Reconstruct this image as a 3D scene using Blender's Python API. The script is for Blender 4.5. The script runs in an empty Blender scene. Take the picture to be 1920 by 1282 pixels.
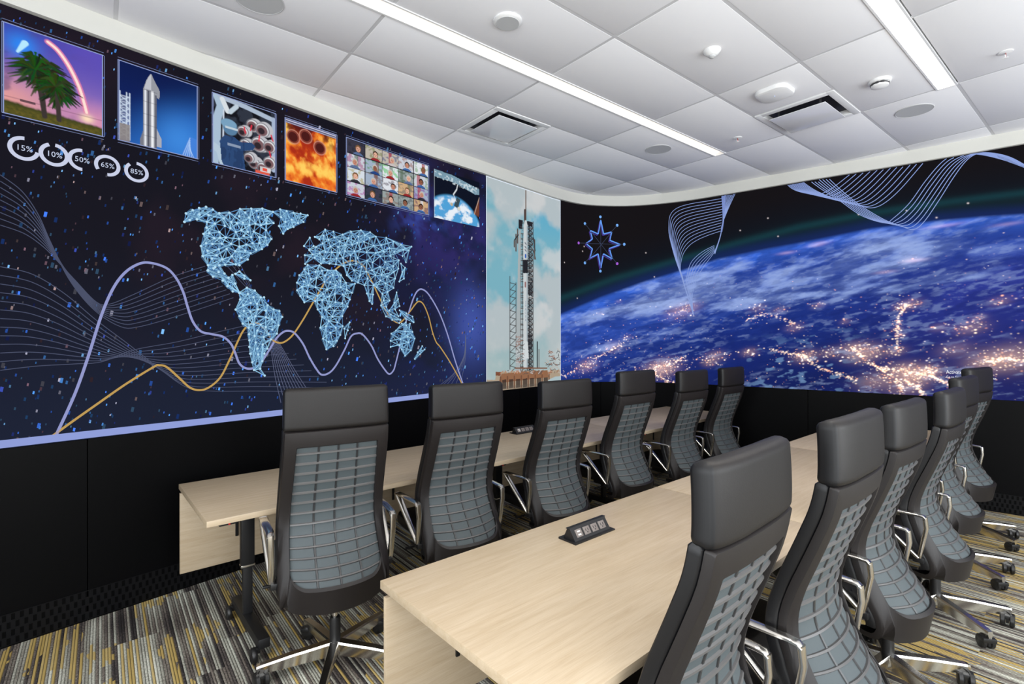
import bpy, bmesh, math, random
import numpy as np
from mathutils import Vector, Matrix
random.seed(7)
rng = np.random.default_rng(11)
PI = math.pi
sc = bpy.context.scene
COL = sc.collection

# ------------------------------------------------------------------ camera
F = 949.98; CAM_H = 1.6246
YAW, PITCH, ROLL, SY = math.radians(51.02), math.radians(.055), math.radians(-.078), -6.99
cw = np.array([math.cos(YAW)*math.cos(PITCH), math.sin(YAW)*math.cos(PITCH), math.sin(PITCH)])
_r = np.cross(cw, [0, 0, 1]); _r /= np.linalg.norm(_r); _u = np.cross(_r, cw)
cr = math.cos(ROLL)*_r + math.sin(ROLL)*_u
cu = -math.sin(ROLL)*_r + math.cos(ROLL)*_u
cd = bpy.data.cameras.new('camera'); cam = bpy.data.objects.new('camera', cd); COL.objects.link(cam)
cam.matrix_world = Matrix(((cr[0], cu[0], -cw[0], 0), (cr[1], cu[1], -cw[1], 0), (cr[2], cu[2], -cw[2], CAM_H), (0, 0, 0, 1)))
cd.sensor_fit = 'HORIZONTAL'; cd.sensor_width = 36; cd.lens = F/1920*36
cd.shift_y = SY/1920; cd.clip_start = .02; cd.clip_end = 60
sc.camera = cam

def ray(px, py):
    return cw + cr*((px-960)/F) - cu*((py-641-SY)/F)
def at_z(px, py, z):
    d = ray(px, py); t = (z-CAM_H)/d[2]
    return Vector((d[0]*t, d[1]*t, z))
def project(P):
    v = P - np.array([0, 0, CAM_H]); d = np.maximum(v@cw, .05)
    return 960 + F*(v@cr)/d, 641+SY - F*(v@cu)/d

# ------------------------------------------------------------------ world, exposure
sc.view_settings.view_transform = 'Standard'; sc.view_settings.look = 'None'
sc.view_settings.exposure = 0.0; sc.view_settings.gamma = 1.0; sc.view_settings.use_curve_mapping = False
wd = bpy.data.worlds.new('daylight'); sc.world = wd; wd.use_nodes = True
wd.node_tree.nodes['Background'].inputs[0].default_value = (.86, .93, 1, 1)
wd.node_tree.nodes['Background'].inputs[1].default_value = 1.0
sc.cycles.max_bounces = 8; sc.cycles.diffuse_bounces = 5; sc.cycles.sample_clamp_indirect = 6

ZC = 3.5186; ZT = CAM_H + 1.763; ZB = CAM_H - .5757; TZ = .74
YBACK, XLEFT = -2.9, -1.9
def area_light(name, loc, rot, sx, sy, power, col):
    l = bpy.data.lights.new(name, 'AREA'); l.shape = 'RECTANGLE'; l.size = sx; l.size_y = sy
    l.energy = power; l.color = col
    o = bpy.data.objects.new(name, l); COL.objects.link(o); o.location = loc; o.rotation_euler = rot
    return o
# daylight entering through the glazed openings behind the photographer
area_light('window_daylight', (2.6, YBACK-.02, 1.75), (PI/2, 0, 0), 8.2, 2.5, 345, (.93, .97, 1))
area_light('window_daylight', (XLEFT-.02, -.2, 1.75), (PI/2, 0, -PI/2), 4.6, 2.5, 145, (.93, .97, 1))

# ------------------------------------------------------------------ helpers
def lin(c):
    c = np.asarray(c, float)/255.
    return np.where(c <= .04045, c/12.92, ((c+.055)/1.055)**2.4)
def L3(*c):
    v = lin(c); return (float(v[0]), float(v[1]), float(v[2]), 1)
def mat(name, col, rough=.5, metal=0, spec=.5, coat=0):
    m = bpy.data.materials.new(name); m.use_nodes = True
    b = m.node_tree.nodes['Principled BSDF']
    b.inputs['Base Color'].default_value = L3(*col); b.inputs['Roughness'].default_value = rough
    b.inputs['Metallic'].default_value = metal; b.inputs['Specular IOR Level'].default_value = spec
    b.inputs['Coat Weight'].default_value = coat
    return m
def nd(m, t, **k):
    n = m.node_tree.nodes.new(t)
    for a, v in k.items(): setattr(n, a, v)
    return n
def lk(m, a, b): m.node_tree.links.new(a, b)
def bsdf(m): return m.node_tree.nodes['Principled BSDF']
def noise_bump(m, scale, strength, dist=.002, stretch=(1, 1, 1)):
    tc = nd(m, 'ShaderNodeTexCoord'); mp = nd(m, 'ShaderNodeMapping'); mp.inputs['Scale'].default_value = stretch
    n = nd(m, 'ShaderNodeTexNoise'); n.inputs['Scale'].default_value = scale; n.inputs['Detail'].default_value = 4
    b = nd(m, 'ShaderNodeBump'); b.inputs['Strength'].default_value = strength; b.inputs['Distance'].default_value = dist
    lk(m, tc.outputs['Object'], mp.inputs[0]); lk(m, mp.outputs[0], n.inputs['Vector'])
    lk(m, n.outputs[0], b.inputs['Height']); lk(m, b.outputs[0], bsdf(m).inputs['Normal'])
    return n
def noise_tint(m, c0, c1, scale, stretch=(1, 1, 1), detail=4, lo=.3, hi=.7):
    tc = nd(m, 'ShaderNodeTexCoord'); mp = nd(m, 'ShaderNodeMapping'); mp.inputs['Scale'].default_value = stretch
    n = nd(m, 'ShaderNodeTexNoise'); n.inputs['Scale'].default_value = scale; n.inputs['Detail'].default_value = detail
    r = nd(m, 'ShaderNodeValToRGB'); r.color_ramp.elements[0].position = lo; r.color_ramp.elements[1].position = hi
    r.color_ramp.elements[0].color = L3(*c0); r.color_ramp.elements[1].color = L3(*c1)
    lk(m, tc.outputs['Object'], mp.inputs[0]); lk(m, mp.outputs[0], n.inputs['Vector'])
    lk(m, n.outputs[0], r.inputs[0]); lk(m, r.outputs[0], bsdf(m).inputs['Base Color'])

class MB:
    """collects geometry for one mesh"""
    def __init__(s): s.v = []; s.f = []; s.m = []; s.sm = []
    def add(s, vs, fs, mi=0, smooth=False):
        o = len(s.v); s.v += [tuple(float(c) for c in v) for v in vs]
        s.f += [[i+o for i in f] for f in fs]; s.m += [mi]*len(fs); s.sm += [smooth]*len(fs)
        return s
    def box(s, x0, x1, y0, y1, z0, z1, b=0.0, mi=0, M=None):
        b = min(b, (x1-x0)*.45, (y1-y0)*.45, (z1-z0)*.45)
        bm = bmesh.new(); bmesh.ops.create_cube(bm, size=1)
        for v in bm.verts:
            v.co = Vector((x0+(v.co.x+.5)*(x1-x0), y0+(v.co.y+.5)*(y1-y0), z0+(v.co.z+.5)*(z1-z0)))
        if b > 0: bmesh.ops.bevel(bm, geom=bm.edges[:], offset=b, segments=2, affect='EDGES', profile=.6)
        if M is not None: bm.transform(M)
        s.bm(bm, mi, b > 0); return s
    def bm(s, bm, mi=0, smooth=False):
        bm.verts.index_update()
        s.add([v.co[:] for v in bm.verts], [[v.index for v in f.verts] for f in bm.faces], mi, smooth); bm.free()
    def lathe(s, prof, c=(0, 0, 0), n=32, mi=0, M=None):
        vs = []; fs = []
        for r, z in prof:
            for k in range(n):
                a = 2*PI*k/n; p = Vector((r*math.cos(a), r*math.sin(a), z))
                if M is not None: p = M @ p
                vs.append((p.x+c[0], p.y+c[1], p.z+c[2]))
        for i in range(len(prof)-1):
            for k in range(n):
                k2 = (k+1) % n; fs.append([i*n+k, i*n+k2, (i+1)*n+k2, (i+1)*n+k])
        fs.append([k for k in range(n)][::-1]); fs.append([(len(prof)-1)*n+k for k in range(n)])
        return s.add(vs, fs, mi, True)
    def tube(s, pts, w, h=None, n=8, mi=0, up=(0, 0, 1), power=2.0):
        """sweep of a (super)elliptic section, half sizes w,h (lists or numbers)"""
        P = [Vector(p) for p in pts]; k = len(P)
        W = w if isinstance(w, (list, tuple)) else [w]*k
        Hh = (h if isinstance(h, (list, tuple)) else [h]*k) if h is not None else W
        vs = []; fs = []
        for i, p in enumerate(P):
            t = (P[min(i+1, k-1)]-P[max(i-1, 0)]).normalized()
            a = t.cross(Vector(up))
            if a.length < 1e-4: a = t.cross(Vector((1, 0, 0)))
            a.normalize(); b = a.cross(t)
            for j in range(n):
                an = 2*PI*(j+.5)/n; c_, s_ = math.cos(an), math.sin(an)
                e = 2/power
                q = p + a*(W[i]*math.copysign(abs(c_)**e, c_)) + b*(Hh[i]*math.copysign(abs(s_)**e, s_))
                vs.append(q[:])
        for i in range(k-1):
            for j in range(n):
                j2 = (j+1) % n; fs.append([i*n+j, i*n+j2, (i+1)*n+j2, (i+1)*n+j])
        fs.append(list(range(n))[::-1]); fs.append([(k-1)*n+j for j in range(n)])
        return s.add(vs, fs, mi, True)
    def prism(s, poly, axis_len, M, mi=0):
        """poly in xy extruded along z 0..axis_len, transformed"""
        n = len(poly); vs = [M @ Vector((x, y, 0)) for x, y in poly]+[M @ Vector((x, y, axis_len)) for x, y in poly]
        fs = [list(range(n))[::-1], list(range(n, 2*n))]+[[i, (i+1) % n, n+(i+1) % n, n+i] for i in range(n)]
        return s.add([v[:] for v in vs], fs, mi)
    def build(s, name, mats, parent=None, autosmooth=True):
        me = bpy.data.meshes.new(name); me.from_pydata(s.v, [], s.f)
        ms = mats if isinstance(mats, (list, tuple)) else [mats]
        for m in ms: me.materials.append(m)
        me.polygons.foreach_set('material_index', s.m)
        me.polygons.foreach_set('use_smooth', s.sm); me.update()
        bm = bmesh.new(); bm.from_mesh(me); bmesh.ops.recalc_face_normals(bm, faces=bm.faces[:]); 
        if autosmooth:
            for e in bm.edges:
                if len(e.link_faces) == 2 and e.calc_face_angle(0) > math.radians(38): e.smooth = False
        bm.to_mesh(me); bm.free()
        o = bpy.data.objects.new(name, me); COL.objects.link(o)
        if parent is not None: o.parent = parent
        return o
def tag(o, label, cat, group=None):
    o['label'] = label; o['category'] = cat
    if group: o['group'] = group
    return o
def thing(name, label, cat, loc=(0, 0, 0), rz=0, group=None):
    o = bpy.data.objects.new(name, None); COL.objects.link(o); o.location = loc; o.rotation_euler = (0, 0, rz)
    o.empty_display_size = .1
    return tag(o, label, cat, group)
def struct(o): o['kind'] = 'structure'; return o
def copy_tree(o, parent=None):
    c = o.copy(); COL.objects.link(c); c.parent = parent
    for ch in list(o.children): copy_tree(ch, c)
    return c

# ------------------------------------------------------------------ materials
M_ceil = mat('ceiling_tile_white', (236, 236, 239), .9)
noise_bump(M_ceil, 260, .25, .001)
M_grid = mat('ceiling_grid_grey', (205, 205, 207), .6)
M_header = mat('header_paint', (206, 205, 198), .7)
M_white = mat('white_plastic', (232, 232, 232), .4)
M_whitemetal = mat('white_gloss_metal', (226, 226, 230), .16)
M_duct = mat('dark_duct', (40, 38, 48), .6)
M_spk = mat('perforated_grey_grille', (188, 189, 190), .6)
M_black = mat('black_panel', (5, 5, 6), .45, spec=.07)
noise_bump(M_black, 9, .12, .004)
M_blackmetal = mat('black_powder_coat', (20, 20, 22), .45)
M_shell = mat('shell_plastic', (26, 22, 22), .5, spec=.4)
noise_bump(M_shell, 500, .12, .0005)
M_leather = mat('charcoal_leather', (24, 21, 20), .5, spec=.32)
noise_bump(M_leather, 300, .25, .0008)
M_side = mat('black_leather', (12, 12, 15), .46, spec=.38)
M_fabric = mat('slate_grey_fabric', (68, 76, 79), .7)
noise_bump(M_fabric, 700, .3, .0006)
M_rib = mat('rib_webbing', (84, 83, 83), .4)
M_groove = mat('vertical_seam', (44, 45, 47), .35)
M_alu = mat('polished_aluminium', (226, 222, 216), .2, 1.0)
M_caster = mat('caster_black', (24, 24, 25), .4)
M_red = mat('red_indicator', (200, 20, 30), .4)
M_wallpaint = mat('pale_wall_paint', (215, 214, 210), .8)
M_detail_dark = mat('dark_grey_detail', (58, 58, 60), .5)
M_outlet = mat('outlet_grey', (120, 112, 108), .4)

def wood(name):
    m = mat(name, (208, 184, 146), .38, spec=.4)
    tc = nd(m, 'ShaderNodeTexCoord'); mp = nd(m, 'ShaderNodeMapping'); mp.inputs['Scale'].default_value = (1.1, 13, 13)
    n = nd(m, 'ShaderNodeTexNoise'); n.inputs['Scale'].default_value = 3.2; n.inputs['Detail'].default_value = 7; n.inputs['Roughness'].default_value = .62
    n.inputs['Distortion'].default_value = .35
    mp2 = nd(m, 'ShaderNodeMapping'); mp2.inputs['Scale'].default_value = (3, 110, 110)
    n2 = nd(m, 'ShaderNodeTexNoise'); n2.inputs['Scale'].default_value = 3; n2.inputs['Detail'].default_value = 3
    r = nd(m, 'ShaderNodeValToRGB'); e = r.color_ramp.elements
    e[0].position = .25; e[0].color = L3(174, 154, 126); e[1].position = .72; e[1].color = L3(191, 174, 150)
    mx = nd(m, 'ShaderNodeMixRGB', blend_type='MULTIPLY'); mx.inputs[0].default_value = .13
    r2 = nd(m, 'ShaderNodeValToRGB'); r2.color_ramp.elements[0].position = .35; r2.color_ramp.elements[0].color = (.45, .4, .33, 1)
    r2.color_ramp.elements[1].position = .55
    for a, b in ((tc.outputs['Object'], mp.inputs[0]), (mp.outputs[0], n.inputs['Vector']), (tc.outputs['Object'], mp2.inputs[0]),
                 (mp2.outputs[0], n2.inputs['Vector']), (n.outputs[0], r.inputs[0]), (n2.outputs[0], r2.inputs[0]),
                 (r.outputs[0], mx.inputs[1]), (r2.outputs[0], mx.inputs[2]), (mx.outputs[0], bsdf(m).inputs['Base Color'])): lk(m, a, b)
    return m
M_wood = wood('pale_oak_laminate')
M_woodedge = mat('oak_edge_band', (200, 176, 128), .45)

# carpet: long multicolour stripes running along world Y, laid in planks
M_carpet = mat('striped_carpet', (110, 105, 98), .95, spec=.1)
def build_carpet(m):
    tc = nd(m, 'ShaderNodeTexCoord'); sep = nd(m, 'ShaderNodeSeparateXYZ'); lk(m, tc.outputs['Object'], sep.inputs[0])
    def math_(op, a, b=None, c=None):
        n = nd(m, 'ShaderNodeMath', operation=op)
        for i, v in enumerate((a, b, c)):
            if v is None: continue
            if isinstance(v, (int, float)): n.inputs[i].default_value = v
            else: lk(m, v, n.inputs[i])
        return n.outputs[0]
    X, Y = sep.outputs[0], sep.outputs[1]
    col_i = math_('FLOOR', math_('DIVIDE', X, .25))
    wn = nd(m, 'ShaderNodeTexWhiteNoise', noise_dimensions='1D'); lk(m, col_i, wn.inputs['W'])
    row_i = math_('FLOOR', math_('ADD', Y, wn.outputs['Value']))
    plank = math_('ADD', math_('MULTIPLY', col_i, 17.3), math_('MULTIPLY', row_i, 5.71))
    def noise(vx, vy, vz, scale, det=2, dist=0):
        cb = nd(m, 'ShaderNodeCombineXYZ')
        for i, v in enumerate((vx, vy, vz)):
            if isinstance(v, (int, float)): cb.inputs[i].default_value = v
            else: lk(m, v, cb.inputs[i])
        n = nd(m, 'ShaderNodeTexNoise'); n.inputs['Scale'].default_value = scale; n.inputs['Detail'].default_value = det
        n.inputs['Distortion'].default_value = dist
        lk(m, cb.outputs[0], n.inputs['Vector']); return n.outputs[0]
    # individual tufted rows, 8 mm wide
    line = math_('FLOOR', math_('DIVIDE', X, .0125))
    wl = nd(m, 'ShaderNodeTexWhiteNoise', noise_dimensions='2D')
    cb = nd(m, 'ShaderNodeCombineXYZ'); lk(m, line, cb.inputs[0]); lk(m, plank, cb.inputs[1]); lk(m, cb.outputs[0], wl.inputs['Vector'])
    patch = noise(math_('MULTIPLY', X, 2.3), math_('MULTIPLY', Y, 1.3), math_('MULTIPLY', plank, .37), 1.6, 1)
    patch2 = noise(math_('MULTIPLY', X, 3.1), math_('MULTIPLY', Y, 2.0), 9.0, 1.3, 2)
    speck = noise(math_('MULTIPLY', X, 160), math_('MULTIPLY', Y, 70), 0, 1, 1)
    v = math_('ADD', math_('MULTIPLY', wl.outputs['Value'], .55), math_('MULTIPLY', patch, .62))
    v = math_('ADD', v, math_('MULTIPLY', math_('SUBTRACT', speck, .5), .45))
    r = nd(m, 'ShaderNodeValToRGB'); r.color_ramp.interpolation = 'LINEAR'; e = r.color_ramp.elements
    e[0].position = .26; e[0].color = L3(46, 43, 44); e[1].position = .95; e[1].color = L3(206, 206, 194)
    for p, c in ((.42, (80, 74, 72)), (.55, (114, 105, 98)), (.66, (140, 137, 127)), (.78, (164, 164, 153))):
        k = e.new(p); k.color = L3(*c)
    lk(m, v, r.inputs[0])
    # mustard rows where the yellow patches are
    wl2 = nd(m, 'ShaderNodeTexWhiteNoise', noise_dimensions='2D')
    cb2 = nd(m, 'ShaderNodeCombineXYZ'); lk(m, math_('ADD', line, 301.5), cb2.inputs[0]); lk(m, plank, cb2.inputs[1]); lk(m, cb2.outputs[0], wl2.inputs['Vector'])
    yprob = nd(m, 'ShaderNodeMapRange'); yprob.inputs[1].default_value = .46; yprob.inputs[2].default_value = .66
    yprob.inputs[3].default_value = .05; yprob.inputs[4].default_value = .55; lk(m, patch2, yprob.inputs[0])
    isy = math_('LESS_THAN', wl2.outputs['Value'], yprob.outputs[0])
    mx = nd(m, 'ShaderNodeMixRGB'); lk(m, math_('MULTIPLY', isy, .85), mx.inputs[0]); lk(m, r.outputs[0], mx.inputs[1]); mx.inputs[2].default_value = L3(184, 158, 92)
    frac = math_('FRACT', math_('DIVIDE', X, .0125)); ridge = math_('SINE', math_('MULTIPLY', frac, PI))
    bp = nd(m, 'ShaderNodeBump'); bp.inputs['Strength'].default_value = .7; bp.inputs['Distance'].default_value = .003
    lk(m, math_('ADD', ridge, math_('MULTIPLY', speck, 1.2)), bp.inputs['Height'])
    # darker strip between the coloured rows
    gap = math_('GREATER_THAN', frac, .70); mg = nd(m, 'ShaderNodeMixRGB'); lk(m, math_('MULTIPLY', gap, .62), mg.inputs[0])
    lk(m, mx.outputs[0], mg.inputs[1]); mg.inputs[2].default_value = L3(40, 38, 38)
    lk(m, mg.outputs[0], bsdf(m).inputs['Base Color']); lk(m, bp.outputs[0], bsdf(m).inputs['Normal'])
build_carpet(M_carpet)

def emis(name, col, s):
    m = mat(name, (230, 230, 230), .5); b = bsdf(m)
    b.inputs['Emission Color'].default_value = L3(*col); b.inputs['Emission Strength'].default_value = s
    return m
M_screen = mat('led_display_face', (2, 2, 3), .7, spec=.02)
a_ = nd(M_screen, 'ShaderNodeAttribute', attribute_name='Col'); lk(M_screen, a_.outputs['Color'], bsdf(M_screen).inputs['Emission Color'])
bsdf(M_screen).inputs['Emission Strength'].default_value = 1.0

# ------------------------------------------------------------------ plan of the curved display wall
CP = np.array([(-1.95, 3.44), (-1.2, 3.60), (-.416, 3.757), (.5, 3.935), (1.45, 4.12), (2.4, 4.315), (3.22, 4.43), (3.85, 4.53), (4.4, 4.615),
               (4.75, 4.635), (5.0, 4.585), (5.25, 4.455), (5.47, 4.28), (5.645, 4.05), (5.77, 3.82), (5.87, 3.57), (5.965, 3.17),
               (6.07, 2.72), (6.175, 2.25), (6.34, 1.60), (6.455, 1.08), (6.54, .65), (6.68, 0), (6.95, -1.2), (7.34, -2.95)])
def catmull(P, n=14):
    out = []; P = np.asarray(P, float)
    for i in range(len(P)-1):
        p0, p1, p2, p3 = P[max(i-1, 0)], P[i], P[i+1], P[min(i+2, len(P)-1)]
        for k in range(n):
            t = k/n
            out.append(.5*((2*p1)+(-p0+p2)*t+(2*p0-5*p1+4*p2-p3)*t*t+(-p0+3*p1-3*p2+p3)*t**3))
    out.append(P[-1]); return np.array(out)
CV = catmull(CP)
CS = np.concatenate([[0], np.cumsum(np.linalg.norm(np.diff(CV, axis=0), axis=1))])
uni = np.arange(0, CS[-1], .03)
CV = np.stack([np.interp(uni, CS, CV[:, k]) for k in (0, 1)], 1)
ker = np.exp(-np.linspace(-2, 2, 11)**2); ker /= ker.sum()
pad = np.concatenate([CV[:1]-(CV[1]-CV[0])*np.arange(5, 0, -1)[:, None], CV, CV[-1:]+(CV[-1]-CV[-2])*np.arange(1, 6)[:, None]])
CV = np.stack([np.convolve(pad[:, k], ker, 'valid') for k in (0, 1)], 1)
CS = np.concatenate([[0], np.cumsum(np.linalg.norm(np.diff(CV, axis=0), axis=1))])
TG = np.gradient(CV, axis=0); TG /= np.linalg.norm(TG, axis=1)[:, None]
NR = np.stack([TG[:, 1], -TG[:, 0]], 1)            # towards the room
CAZ = -np.unwrap(np.arctan2(CV[:, 1], CV[:, 0]))
def wxy(s, off=0.):
    s = np.asarray(s, float)
    p = np.stack([np.interp(s, CS, CV[:, k]) for k in (0, 1)], -1)
    n = np.stack([np.interp(s, CS, NR[:, k]) for k in (0, 1)], -1)
    n /= np.linalg.norm(n, axis=-1, keepdims=True)
    return p + n*np.asarray(off)[..., None] if np.ndim(off) else p + n*off
def px2w(px, py):
    """a point seen in the photograph -> (arc length, height) on the display wall"""
    px = np.asarray(px, float); py = np.asarray(py, float)
    d = cw + cr*((px-960)/F)[..., None] - cu*((py-641-SY)/F)[..., None]
    az = -np.arctan2(d[..., 1], d[..., 0])
    s = np.interp(az, CAZ, CS)
    p = wxy(s); t = np.hypot(p[..., 0], p[..., 1])/np.hypot(d[..., 0], d[..., 1])
    return s, CAM_H + d[..., 2]*t
def w3(s, z, off=0.):
    p = wxy(s, off); return np.concatenate([p, np.asarray(z, float)[..., None]], -1)
S911 = float(px2w(911, 500)[0]); S1050 = float(px2w(1050.5, 500)[0]); SMID = float(np.interp(.0, [0], [0])) + float(px2w(1126, 500)[0])
SEND = float(CS[-1]); SRIGHT_END = float(px2w(1920, 500)[0]) + 1.5; SLEFT_START = .35

# ------------------------------------------------------------------ room shell
def curved(name, s0, s1, z0, z1, o0, o1, m, step=.06, seams=()):
    """vertical curved slab between offsets o0 (room side) and o1 (behind)"""
    n = max(2, int((s1-s0)/step)); S = np.linspace(s0, s1, n+1); mb = MB()
    A = wxy(S, o0); B = wxy(S, o1); vs = []
    for i in range(n+1):
        vs += [(A[i, 0], A[i, 1], z0), (A[i, 0], A[i, 1], z1), (B[i, 0], B[i, 1], z1), (B[i, 0], B[i, 1], z0)]
    fs = []
    for i in range(n):
        a, b = 4*i, 4*i+4
        for k in range(4): fs.append([a+k, a+(k+1) % 4, b+(k+1) % 4, b+k])
    fs += [[0, 1, 2, 3], [4*n+3, 4*n+2, 4*n+1, 4*n]]
    mb.add(vs, fs, 0, True); return mb.build(name, m)

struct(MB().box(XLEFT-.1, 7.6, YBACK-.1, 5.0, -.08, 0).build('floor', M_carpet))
# ceiling: lay-in tiles hanging a little below the grid
mb = MB()
GX0, GY0 = 2.504-1.22*4, 2.0654 + .61*5
LIGHTS = [(2.705, 4.958), (.905, 4.963), (-1.5, 4.963)]; LX0 = -1.6; LW = .064
SLOTS = [(y-LW, y+LW) for y, _ in LIGHTS]
def cut(a, b, slots):
    out = [(a, b)]
    for p, q in slots:
        nxt = []
        for u, v in out:
            if q <= u or p >= v: nxt.append((u, v)); continue
            if p > u+.004: nxt.append((u, p))
            if q < v-.004: nxt.append((q, v))
        out = nxt
    return out
XE = GX0+1.22*6
for i in range(0, 9):
    x0 = GX0+1.22*i
    for j in range(0, 14):
        y1 = GY0-.61*j; y0 = y1-.61
        if x0 > 7.5 or y1 < YBACK: continue
        g = .011
        xa, xb = x0+g, x0+1.22-g
        if i == 4 and abs(y0-3.285) < .02: xa = x0+.61+g
        if i == 5 and abs(y0-1.455) < .02: xb = x0+.61-g
        for (a, b) in (cut(y0+g, y1-g, SLOTS) if i < 6 else [(y0+g, y1-g)]):
            mb.box(xa, xb, a, b, ZC, ZC+.02, .003)
mb.box(XLEFT-.1, 7.9, YBACK-.1, 5.4, ZC+.05, ZC+.12)
struct(mb.build('ceiling', M_ceil))
mb = MB()
for i in range(0, 10):
    for a, b in (cut(YBACK, 4.9, SLOTS) if i <= 6 else [(YBACK, 4.9)]):
        mb.box(GX0+1.22*i-.012, GX0+1.22*i+.012, a, b, ZC+.002, ZC+.008)
for j in range(0, 15):
    y = GY0-.61*j; inside = any(p < y < q for p, q in SLOTS)
    mb.box(XE if inside else XLEFT, 7.5, y-.012, y+.012, ZC+.0015, ZC+.0075)
struct(mb.build('trim_1', M_grid))
struct(curved('trim_2', 0, SEND, ZT+.003, ZC+.03, .035, -.12, M_header))
# black lower wall, panel by panel (joints at fixed spacing), left and right of the bend
def panel_run(name, sa, sb, z0, z1, off, m, w=1.26, phase=0, gap=.0025):
    mbb = MB(); s = sa
    edges = [sa]; k = math.ceil((sa-phase)/w)
    while phase+k*w < sb: edges.append(phase+k*w); k += 1
    edges.append(sb)
    for a, b in zip(edges[:-1], edges[1:]):
        if b-a < .02: continue
        a += gap; b -= gap; n = max(2, int((b-a)/.08)); S = np.linspace(a, b, n+1)
        A = wxy(S, off); B = wxy(S, off-.05)
        vs = []
        for i in range(n+1): vs += [(A[i, 0], A[i, 1], z0), (A[i, 0], A[i, 1], z1), (B[i, 0], B[i, 1], z1), (B[i, 0], B[i, 1], z0)]
        fs = [[4*i+q, 4*i+(q+1) % 4, 4*i+4+(q+1) % 4, 4*i+4+q] for i in range(n) for q in range(4)]+[[0, 1, 2, 3], [4*n+3, 4*n+2, 4*n+1, 4*n]]
        mbb.add(vs, fs, 0, True)
    # backing
    n = int((sb-sa)/.1); S = np.linspace(sa, sb, n+1); A = wxy(S, off-.05); B = wxy(S, off-.14)
    vs = []
    for i in range(n+1): vs += [(A[i, 0], A[i, 1], z0), (A[i, 0], A[i, 1], ZT+.003), (B[i, 0], B[i, 1], ZT+.003), (B[i, 0], B[i, 1], z0)]
    mbb.add(vs, [[4*i+q, 4*i+(q+1) % 4, 4*i+4+(q+1) % 4, 4*i+4+q] for i in range(n) for q in range(4)])
    return struct(mbb.build(name, m))
S1515 = float(px2w(1515, 760)[0])
panel_run('wall_left', 0, SMID, .0, ZB-.002, .004, M_black, 1.3, S1515)
panel_run('wall_right', SMID, SEND, .0, ZB-.002, .004, M_black, 1.3, S1515)
# perforated base band
M_perf = mat('perforated_black_metal', (11, 11, 13), .45, spec=.15)
def perf_band(name, sa, sb):
    mbb = MB(); dz = .042; dx = .034; hw, hh = .0075, .016
    n = int((sb-sa)/dx)
    for i in range(n):
        s0 = sa+i*dx
        for r in range(4):
            zc = .03+r*dz+(dz/2 if False else 0); sc_ = s0+dx/2 + (dx/2 if r % 2 else 0)
            S = np.array([sc_-dx/2, sc_-hw, sc_+hw, sc_+dx/2]); P = wxy(S, .010)
            Z = [zc-dz/2, zc-hh, zc+hh, zc+dz/2]
            o = [(P[a, 0], P[a, 1], Z[b]) for b in range(4) for a in range(4)]
            fs = [[b*4+a, b*4+a+1, b*4+a+5, b*4+a+4] for b in range(3) for a in range(3) if not (a == 1 and b == 1)]
            mbb.add(o, fs)
    return struct(mbb.build(name, M_perf, autosmooth=False))
perf_band('baseboard_left', .9, SMID); perf_band('baseboard_right', SMID, SRIGHT_END+.3)

# walls behind the photographer, with glazed openings
mb = MB()
x0, x1 = -1.6, 6.8
mb.box(XLEFT-.1, 7.6, YBACK-.12, YBACK, 0, .45); mb.box(XLEFT-.1, 7.6, YBACK-.12, YBACK, 3.05, ZC+.05)
mb.box(XLEFT-.1, x0, YBACK-.12, YBACK, .45, 3.05); mb.box(x1, 7.6, YBACK-.12, YBACK, .45, 3.05)
struct(mb.build('wall_back', M_wallpaint))
mb = MB()
mb.box(XLEFT-.12, XLEFT, YBACK, 3.6, 0, .45); mb.box(XLEFT-.12, XLEFT, YBACK, 3.6, 3.05, ZC+.05)
mb.box(XLEFT-.12, XLEFT, YBACK, -2.5, .45, 3.05); mb.box(XLEFT-.12, XLEFT, 2.1, 3.6, .45, 3.05)
struct(mb.build('wall_near', M_wallpaint))
M_frame = mat('white_window_frame', (225, 225, 225), .5)
mb = MB()
for k in range(5): mb.box(-1.6+k*2.1-.03, -1.6+k*2.1+.03, YBACK-.09, YBACK-.03, .45, 3.05)
mb.box(-1.6, 6.8, YBACK-.09, YBACK-.03, .45, .5); mb.box(-1.6, 6.8, YBACK-.09, YBACK-.03, 3.0, 3.05)
struct(mb.build('window_1', M_frame))
mb = MB()
for k in range(4): mb.box(XLEFT-.09, XLEFT-.03, -2.5+k*1.533-.03, -2.5+k*1.533+.03, .45, 3.05)
mb.box(XLEFT-.09, XLEFT-.03, -2.5, 2.1, .45, .5); mb.box(XLEFT-.09, XLEFT-.03, -2.5, 2.1, 3.0, 3.05)
struct(mb.build('window_2', M_frame))

# ------------------------------------------------------------------ ceiling things
def light_bar(x0, x1, yc, label, col, s, power):
    # power 0: the dim fixture shines by its glowing diffuser alone
    L = x1-x0; t = thing('linear_ceiling_light', label, 'ceiling light', (x0, yc, ZC), 0, 'long recessed linear ceiling lights')
    m = MB(); w = .062
    m.box(0, L, -w, -w+.012, -.005, .045); m.box(0, L, w-.012, w, -.005, .045)
    m.box(0, .012, -w+.012, w-.012, -.005, .045); m.box(L-.012, L, -w+.012, w-.012, -.005, .045)
    m.build('frame', M_white, t)
    d = MB(); d.box(.012, L-.012, -w+.012, w-.012, .022, .03); d.build('diffuser', emis('diffuser_glow', col, s), t)
    if power: area_light('linear_light_output', (x0+L/2, yc, ZC+.018), (0, 0, 0), L-.1, .085, power, (1, .95, .88))
light_bar(-1.6, 4.955, 2.705, 'long warm dimmer linear light recessed in the ceiling, ending near the curved corner', (255, 238, 216), 1.0, 0)
light_bar(-1.6, 4.96, .905, 'bright white linear light cut by the top right of the picture, over the front chairs', (255, 252, 246), 2.4, 62)
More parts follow.
